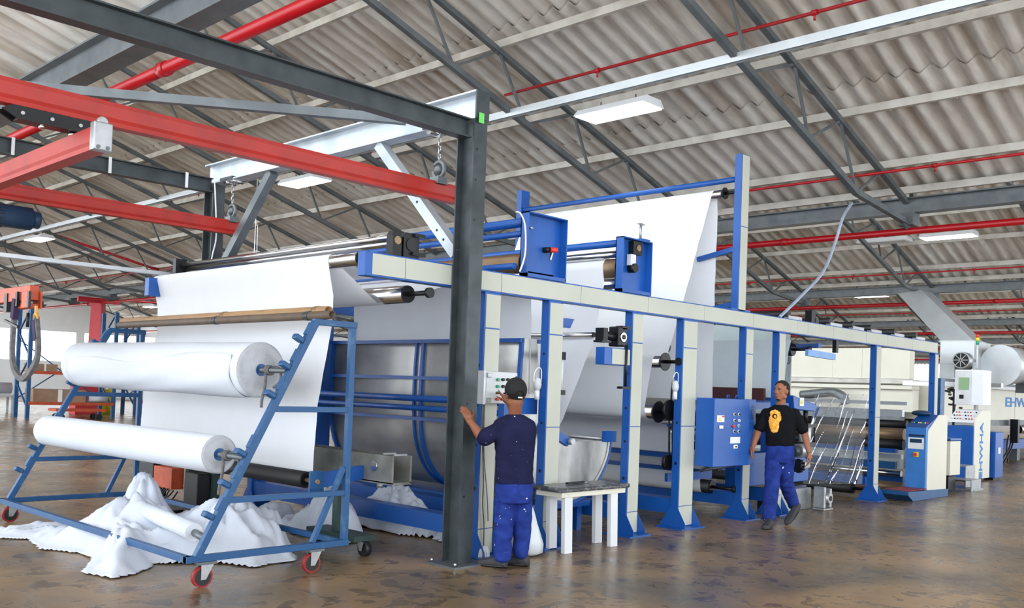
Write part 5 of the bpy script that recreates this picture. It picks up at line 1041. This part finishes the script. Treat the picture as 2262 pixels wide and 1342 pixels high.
def face_bits(t, P, B, s_, f, u, brow='hair'):
    for a in (-1, 1):
        e = MB().ball(P(a*.030, .0815, .010), .011, .006, .0055, 12, 8, B).build('eye', 'eyew', t); MB().ball(P(a*.030, .086, .010), .0062, .003, .0062, 10, 6, B).build('iris', 'hair', e)
        MB().bar(P(a*.017, .0945, .030), P(a*.045, .084, .031), .006, .007, f).build('eyebrow', brow, t)
    MB().bar(P(-.02, .0945, -.0585), P(.02, .0945, -.0585), .004, .004, f).build('mouth', 'lip', t)
def shell(c, rx, ry, rz, B, keep, m, name, t, n=40, mm=26, th=.004):
    mb = MB(); vs = []; 
    for j in range(mm+1):
        q = PI*j/mm
        for i in range(n): vs.append(Vector((rx*math.sin(q)*math.cos(2*PI*i/n), ry*math.sin(q)*math.sin(2*PI*i/n), rz*math.cos(q))))
    fs = []
    for j in range(mm):
        for i in range(n):
            q = (j*n+i, (j+1)*n+i, (j+1)*n+(i+1) % n, j*n+(i+1) % n); ce = sum((vs[k] for k in q), Vector())/4
            if keep(ce): fs.append(q)
    used = sorted({k for q in fs for k in q}); mp = {k: i for i, k in enumerate(used)}
    mb.add([c+B@vs[k] for k in used], [tuple(mp[k] for k in q) for q in fs], True); o = mb.build(name, m, t); s = o.modifiers.new('t', 'SOLIDIFY'); s.thickness = th; s.offset = 1; return o
def shoe(t, heel, toe, m='shoe', up=Vector((0, 0, 1)), h=.085):
    d = (toe-heel).normalized(); L = (toe-heel).length; lat = d.cross(up).normalized(); u = lat.cross(d).normalized(); mb = MB()
    rows = [(.0, .030, .06), (.05, .042, .10), (.2, .044, .11), (.38, .040, .09), (.55, .044, .072), (.75, .050, .062), (.9, .044, .05), (1.0, .022, .032)]
    rings = []
    for f_, wd, hh in rows:
        c = heel+d*L*f_+u*(hh/2); rings.append([c+lat*wd*math.copysign(abs(math.cos(q))**.7, math.cos(q))+u*hh/2*math.copysign(abs(math.sin(q))**.75, math.sin(q)) for q in np.linspace(0, 2*PI, 20, endpoint=False)])
    b = mb.loft(rings).build('shoe', m, t); sub = b.modifiers.new('s', 'SUBSURF'); sub.levels = sub.render_levels = 1
    mb = MB(); rr = []
    for zz in (0, .018): rr.append([heel+d*L*(.5+.52*math.cos(q))+lat*.05*math.sin(q)*(1 if math.cos(q) > -.2 else .9)+u*zz for q in np.linspace(0, 2*PI, 24, endpoint=False)])
    mb.loft(rr).build('sole', 'rubber', b); return b
UP = Vector((0, 0, 1))
# ---- man in black t-shirt, walking
D0 = 11.6; Q = lambda x, y, d=0: at(x, y, D=D0+d)
F = Vector((-.93, -.37, 0)).normalized(); L = Vector((.37, -.93, 0)).normalized()
g0 = Q(1712, 1155); t = thing('person', 'walking man in a black t-shirt with an orange print and blue work trousers', 'person', (g0.x, g0.y, 0))
Fh = Vector((-.985, .14, .02)).normalized(); hc = Q(1726, 864)
mb = MB(); P, B, s_, u_ = head(mb, hc, Fh, s=1.02)
neck = Q(1724, 897, .01); limb(mb, [hc+Vector((0.012, -.0, -.06)), Q(1725, 893, .02), Q(1723, 905, .02)], [.052, .055, .07])
eloft(mb, [(Q(1723, 905, .02), .10, .06), (Q(1723, 925), .16, .085), (Q(1722, 965), .14, .085), (Q(1720, 990), .13, .08)], L, F)
RS, LS = Q(1693, 913, .07), Q(1755, 913, -.07)
RE, RW = Q(1676, 950, .09), Q(1664, 984, -.02); LE, LW = Q(1777, 955, -.05), Q(1787, 1000, -.16)
limb(mb, [RS, RS.lerp(RE, .5), RE, RE.lerp(RW, .35), RW], [.055, .052, .043, .042, .027]); limb(mb, [LS, LS.lerp(LE, .5), LE, LE.lerp(LW, .35), LW], [.055, .052, .043, .042, .027])
hand(mb, RW, Q(1658, 1005, -.04)-RW, Q(1665, 1010, -.02)-RW+F*.0+L*.5, F+Vector((0, 0, -.2)), .55, 1.02)
hand(mb, LW, Q(1790, 1028, -.18)-LW, -L*1, F, .6, 1.02)
remesh(mb, .0065, 'body', 'skin2', t, 2); face_bits(t, P, B, s_, Fh, u_)
shell(P(0, -.014, .04), .082, .104, .094, B, lambda v: v.z > (.058 if v.y > .055 else .035 if v.y > .02 else -.012 if v.y > -.02 else -.06), 'hair', 'hair', t)
MB().ball(P(0, .064, -.098), .030, .024, .014, 14, 8, B).build('beard', 'hair', t)
# shirt
mb = MB(); eloft(mb, [(Q(1724, 894, .0), .075, .07), (Q(1724, 899), .11, .085), (Q(1724, 905), .175, .105), (Q(1724, 916), .20, .115), (Q(1724, 932), .185, .12), (Q(1724, 950), .178, .125), (Q(1723, 983), .168, .118)], L, F)
limb(mb, [RS+Vector((0, 0, .0)), RS.lerp(RE, .45), RS.lerp(RE, .82)], [.066, .068, .069]); limb(mb, [LS, LS.lerp(LE, .45), LS.lerp(LE, .80)], [.066, .068, .069])
gpoly = [(1702, 910), (1706, 906), (1713, 904), (1720, 906), (1726, 910), (1728, 918), (1729, 926), (1724, 932), (1724, 942), (1720, 953), (1711, 955), (1705, 952), (1701, 940), (1699, 930), (1700, 922), (1703, 917)]
def inpoly(x, y, P_):
    c = False; n = len(P_)
    for i in range(n):
        a, b = P_[i], P_[(i+1) % n]
        if (a[1] > y) != (b[1] > y) and x < (b[0]-a[0])*(y-a[1])/(b[1]-a[1])+a[0]: c = not c
    return c
# the print on the chest, drawn in the shirt's own flat coordinates (lateral, height)
c0 = Q(1713, 930); gp = [((Q(x, y)-c0).dot(L), (Q(x, y)-c0).z) for x, y in gpoly]
def tint(p, n):
    if n.dot(F) < .25: return 0
    q = p-c0; a, b = q.dot(L), q.z
    if not inpoly(a, b, gp): return 0
    if ((a-.0)**2+(b-.065)**2) < .030**2 and ((a-.004)**2+(b-.062)**2) > .016**2: return 0
    return 1
remesh(mb, .0075, 'shirt', ['tee', 'ochre'], t, 3, tint, .004, 1)
mb = MB(); pel = Q(1723, 990)
eloft(mb, [(Q(1723, 979), .162, .105), (Q(1723, 992), .165, .115), (Q(1723, 1010), .165, .12), (Q(1723, 1020), .14, .11)], L, F)
RH, LH = Q(1709, 1010, .03), Q(1737, 1010, -.02); RK, LK = Q(1706, 1068, -.10), Q(1736, 1064, .05); RA, LA = Q(1698, 1140, -.14), Q(1752, 1112, .28)
limb(mb, [RH, RH.lerp(RK, .5), RK, RK.lerp(RA, .5), RA], [.098, .098, .088, .085, .078]); limb(mb, [LH, LH.lerp(LK, .5), LK, LK.lerp(LA, .5), LA], [.098, .095, .085, .082, .07])
remesh(mb, .009, 'trousers', 'work', t, 3, None, .007, 5)
mb = MB(); eloft(mb, [(Q(1723, 978), .168, .111), (Q(1723, 985), .168, .112)], L, F); mb.build('belt', 'belt', t)
for i, (x, y, r_) in enumerate(((1706, 1018, .02), (1709, 1024, .014), (1703, 1048, .013), (1722, 1016, .012), (1728, 1028, .010), (1704, 1056, .012))):
    pass
g = at(1697, 1166, Z=.0); shoe(t, g+Vector((.10, .03, .005)), g+Vector((-.18, -.05, .005)))
a = Q(1764, 1118, .33); b = at(1738, 1156, Z=.012); shoe(t, Vector((a.x, a.y, a.z-.02)), b+(b-a).normalized()*.03, up=Vector((-.5, -.2, .8)))
MB().cyl(LW+Vector((0, 0, .01)), LW+Vector((.0, 0, .03)), .033, n=18).build('bracelet', 'bronze', t)
# ---- man in navy shirt and cap, back to the camera
D0 = 8.14; F = Vector((.60, .80, 0)); L = Vector((.80, -.60, 0))
g0 = Q(1122, 1245); t = thing('person', 'man in a black cap and navy t-shirt, seen from behind, pressing a button', 'person', (g0.x, g0.y, 0))
hc = Q(1138, 872, -.02); Fh = Vector((.42, .90, .0)).normalized()
mb = MB(); P, B, s_, u_ = head(mb, hc, Fh, s=1.03); limb(mb, [P(0, -.02, -.06), Q(1137, 916, .0), Q(1137, 932, .02)], [.054, .058, .07])
LSp, RSp = Q(1104, 948, -.02), Q(1160, 944, .10); eloft(mb, [(Q(1137, 932), .10, .06), (Q(1135, 960), .15, .085), (Q(1132, 1030), .13, .085), (Q(1132, 1060), .13, .08)], L, F)
E1 = Q(1066, 968, -.10); W1 = at(1040, 932, Y=5.90); hd = at(1024, 899, Y=5.965)
limb(mb, [LSp, LSp.lerp(E1, .5), E1, E1.lerp(W1, .35), W1], [.056, .052, .045, .043, .028]); hand(mb, W1, hd-W1, Vector((0, 1, .1))+F*.2, L, .45, 1.05)
E2 = Q(1160, 960, .28); W2 = at(1124, 890, Y=5.93); tip = at(1101, 856, Y=6.045)
limb(mb, [RSp, RSp.lerp(E2, .5), E2, E2.lerp(W2, .35), W2], [.056, .052, .045, .042, .028]); hand(mb, W2, tip-W2, Vector((0, -.2, -1)), -L, .5, 1.0, point=True)
remesh(mb, .0065, 'body', 'skin', t, 2); face_bits(t, P, B, s_, Fh, u_)
shell(P(0, -.014, .04), .081, .103, .094, B, lambda v: (v.y < .0 and v.z > -.075), 'hair', 'hair', t)
cp = shell(P(0, -.012, .042), .090, .112, .106, B, lambda v: v.z > -.042-.25*min(0, v.y)*-1*.2 and not (v.y < -.085 and v.z < -.012 and abs(v.x) < .03), 'cap', 'cap', t, 44, 30, .004)
mb = MB(); mb.loft([[P(.075*math.cos(q), .075+.07*math.sin(q), .012+z-.012*math.sin(q)) for q in np.linspace(0, PI, 16)] for z in (0, .006)], sm=False).build('brim', 'cap', cp)
MB().ball(P(0, -.012, .15), .008, n=10, m=6).build('cap_button', 'cap', cp); MB().box(0, .001, 0, .001, 0, .001) 
b_ = P(0, -.119, -.018); MB().bar(b_-s_*.02, b_+s_*.02, .004, .012, u_).build('cap_strap', 'lightgrey', cp)
mb = MB(); eloft(mb, [(Q(1137, 915), .07, .068), (Q(1137, 921), .11, .085), (Q(1137, 930), .17, .105), (Q(1136, 944), .192, .118), (Q(1137, 967), .18, .124), (Q(1137, 1000), .165, .122), (Q(1136, 1040), .160, .118), (Q(1136, 1066), .165, .12)], L, F)
limb(mb, [LSp, LSp.lerp(E1, .45), LSp.lerp(E1, .85)], [.066, .070, .074]); limb(mb, [RSp, RSp.lerp(E2, .45), RSp.lerp(E2, .82)], [.066, .07, .072])
remesh(mb, .0075, 'shirt', 'navy', t, 3, None, .005, 8)
mb = MB(); eloft(mb, [(Q(1136, 1056), .150, .105), (Q(1135, 1075), .158, .12), (Q(1135, 1095), .155, .12), (Q(1135, 1108), .14, .11)], L, F)
LH, RH = Q(1117, 1095, .0), Q(1153, 1092, .04); LK, RK = Q(1113, 1155, .02), Q(1154, 1150, .08); LA, RA = Q(1110, 1226, .02), Q(1150, 1218, .12)
limb(mb, [LH, LH.lerp(LK, .5), LK, LK.lerp(LA, .5), LA], [.088, .088, .083, .078, .072]); limb(mb, [RH, RH.lerp(RK, .5), RK, RK.lerp(RA, .5), RA], [.086, .085, .078, .074, .068])
remesh(mb, .009, 'trousers', 'work', t, 3, None, .007, 12)
h_ = at(1120, 1254, Z=0); e_ = at(1064, 1248, Z=0); shoe(t, Vector((h_.x, h_.y, .004)), h_+(e_-h_).normalized()*.29+Vector((0, 0, .004)))
h_ = at(1164, 1250, Z=0); d_ = Vector((-.35, .9, 0)).normalized(); shoe(t, Vector((h_.x, h_.y, .004))-d_*.02, h_+d_*.27+Vector((0, 0, .004)))
# helper properties are only needed while building
for o in bpy.data.objects:
    if '_w' in o: del o['_w']
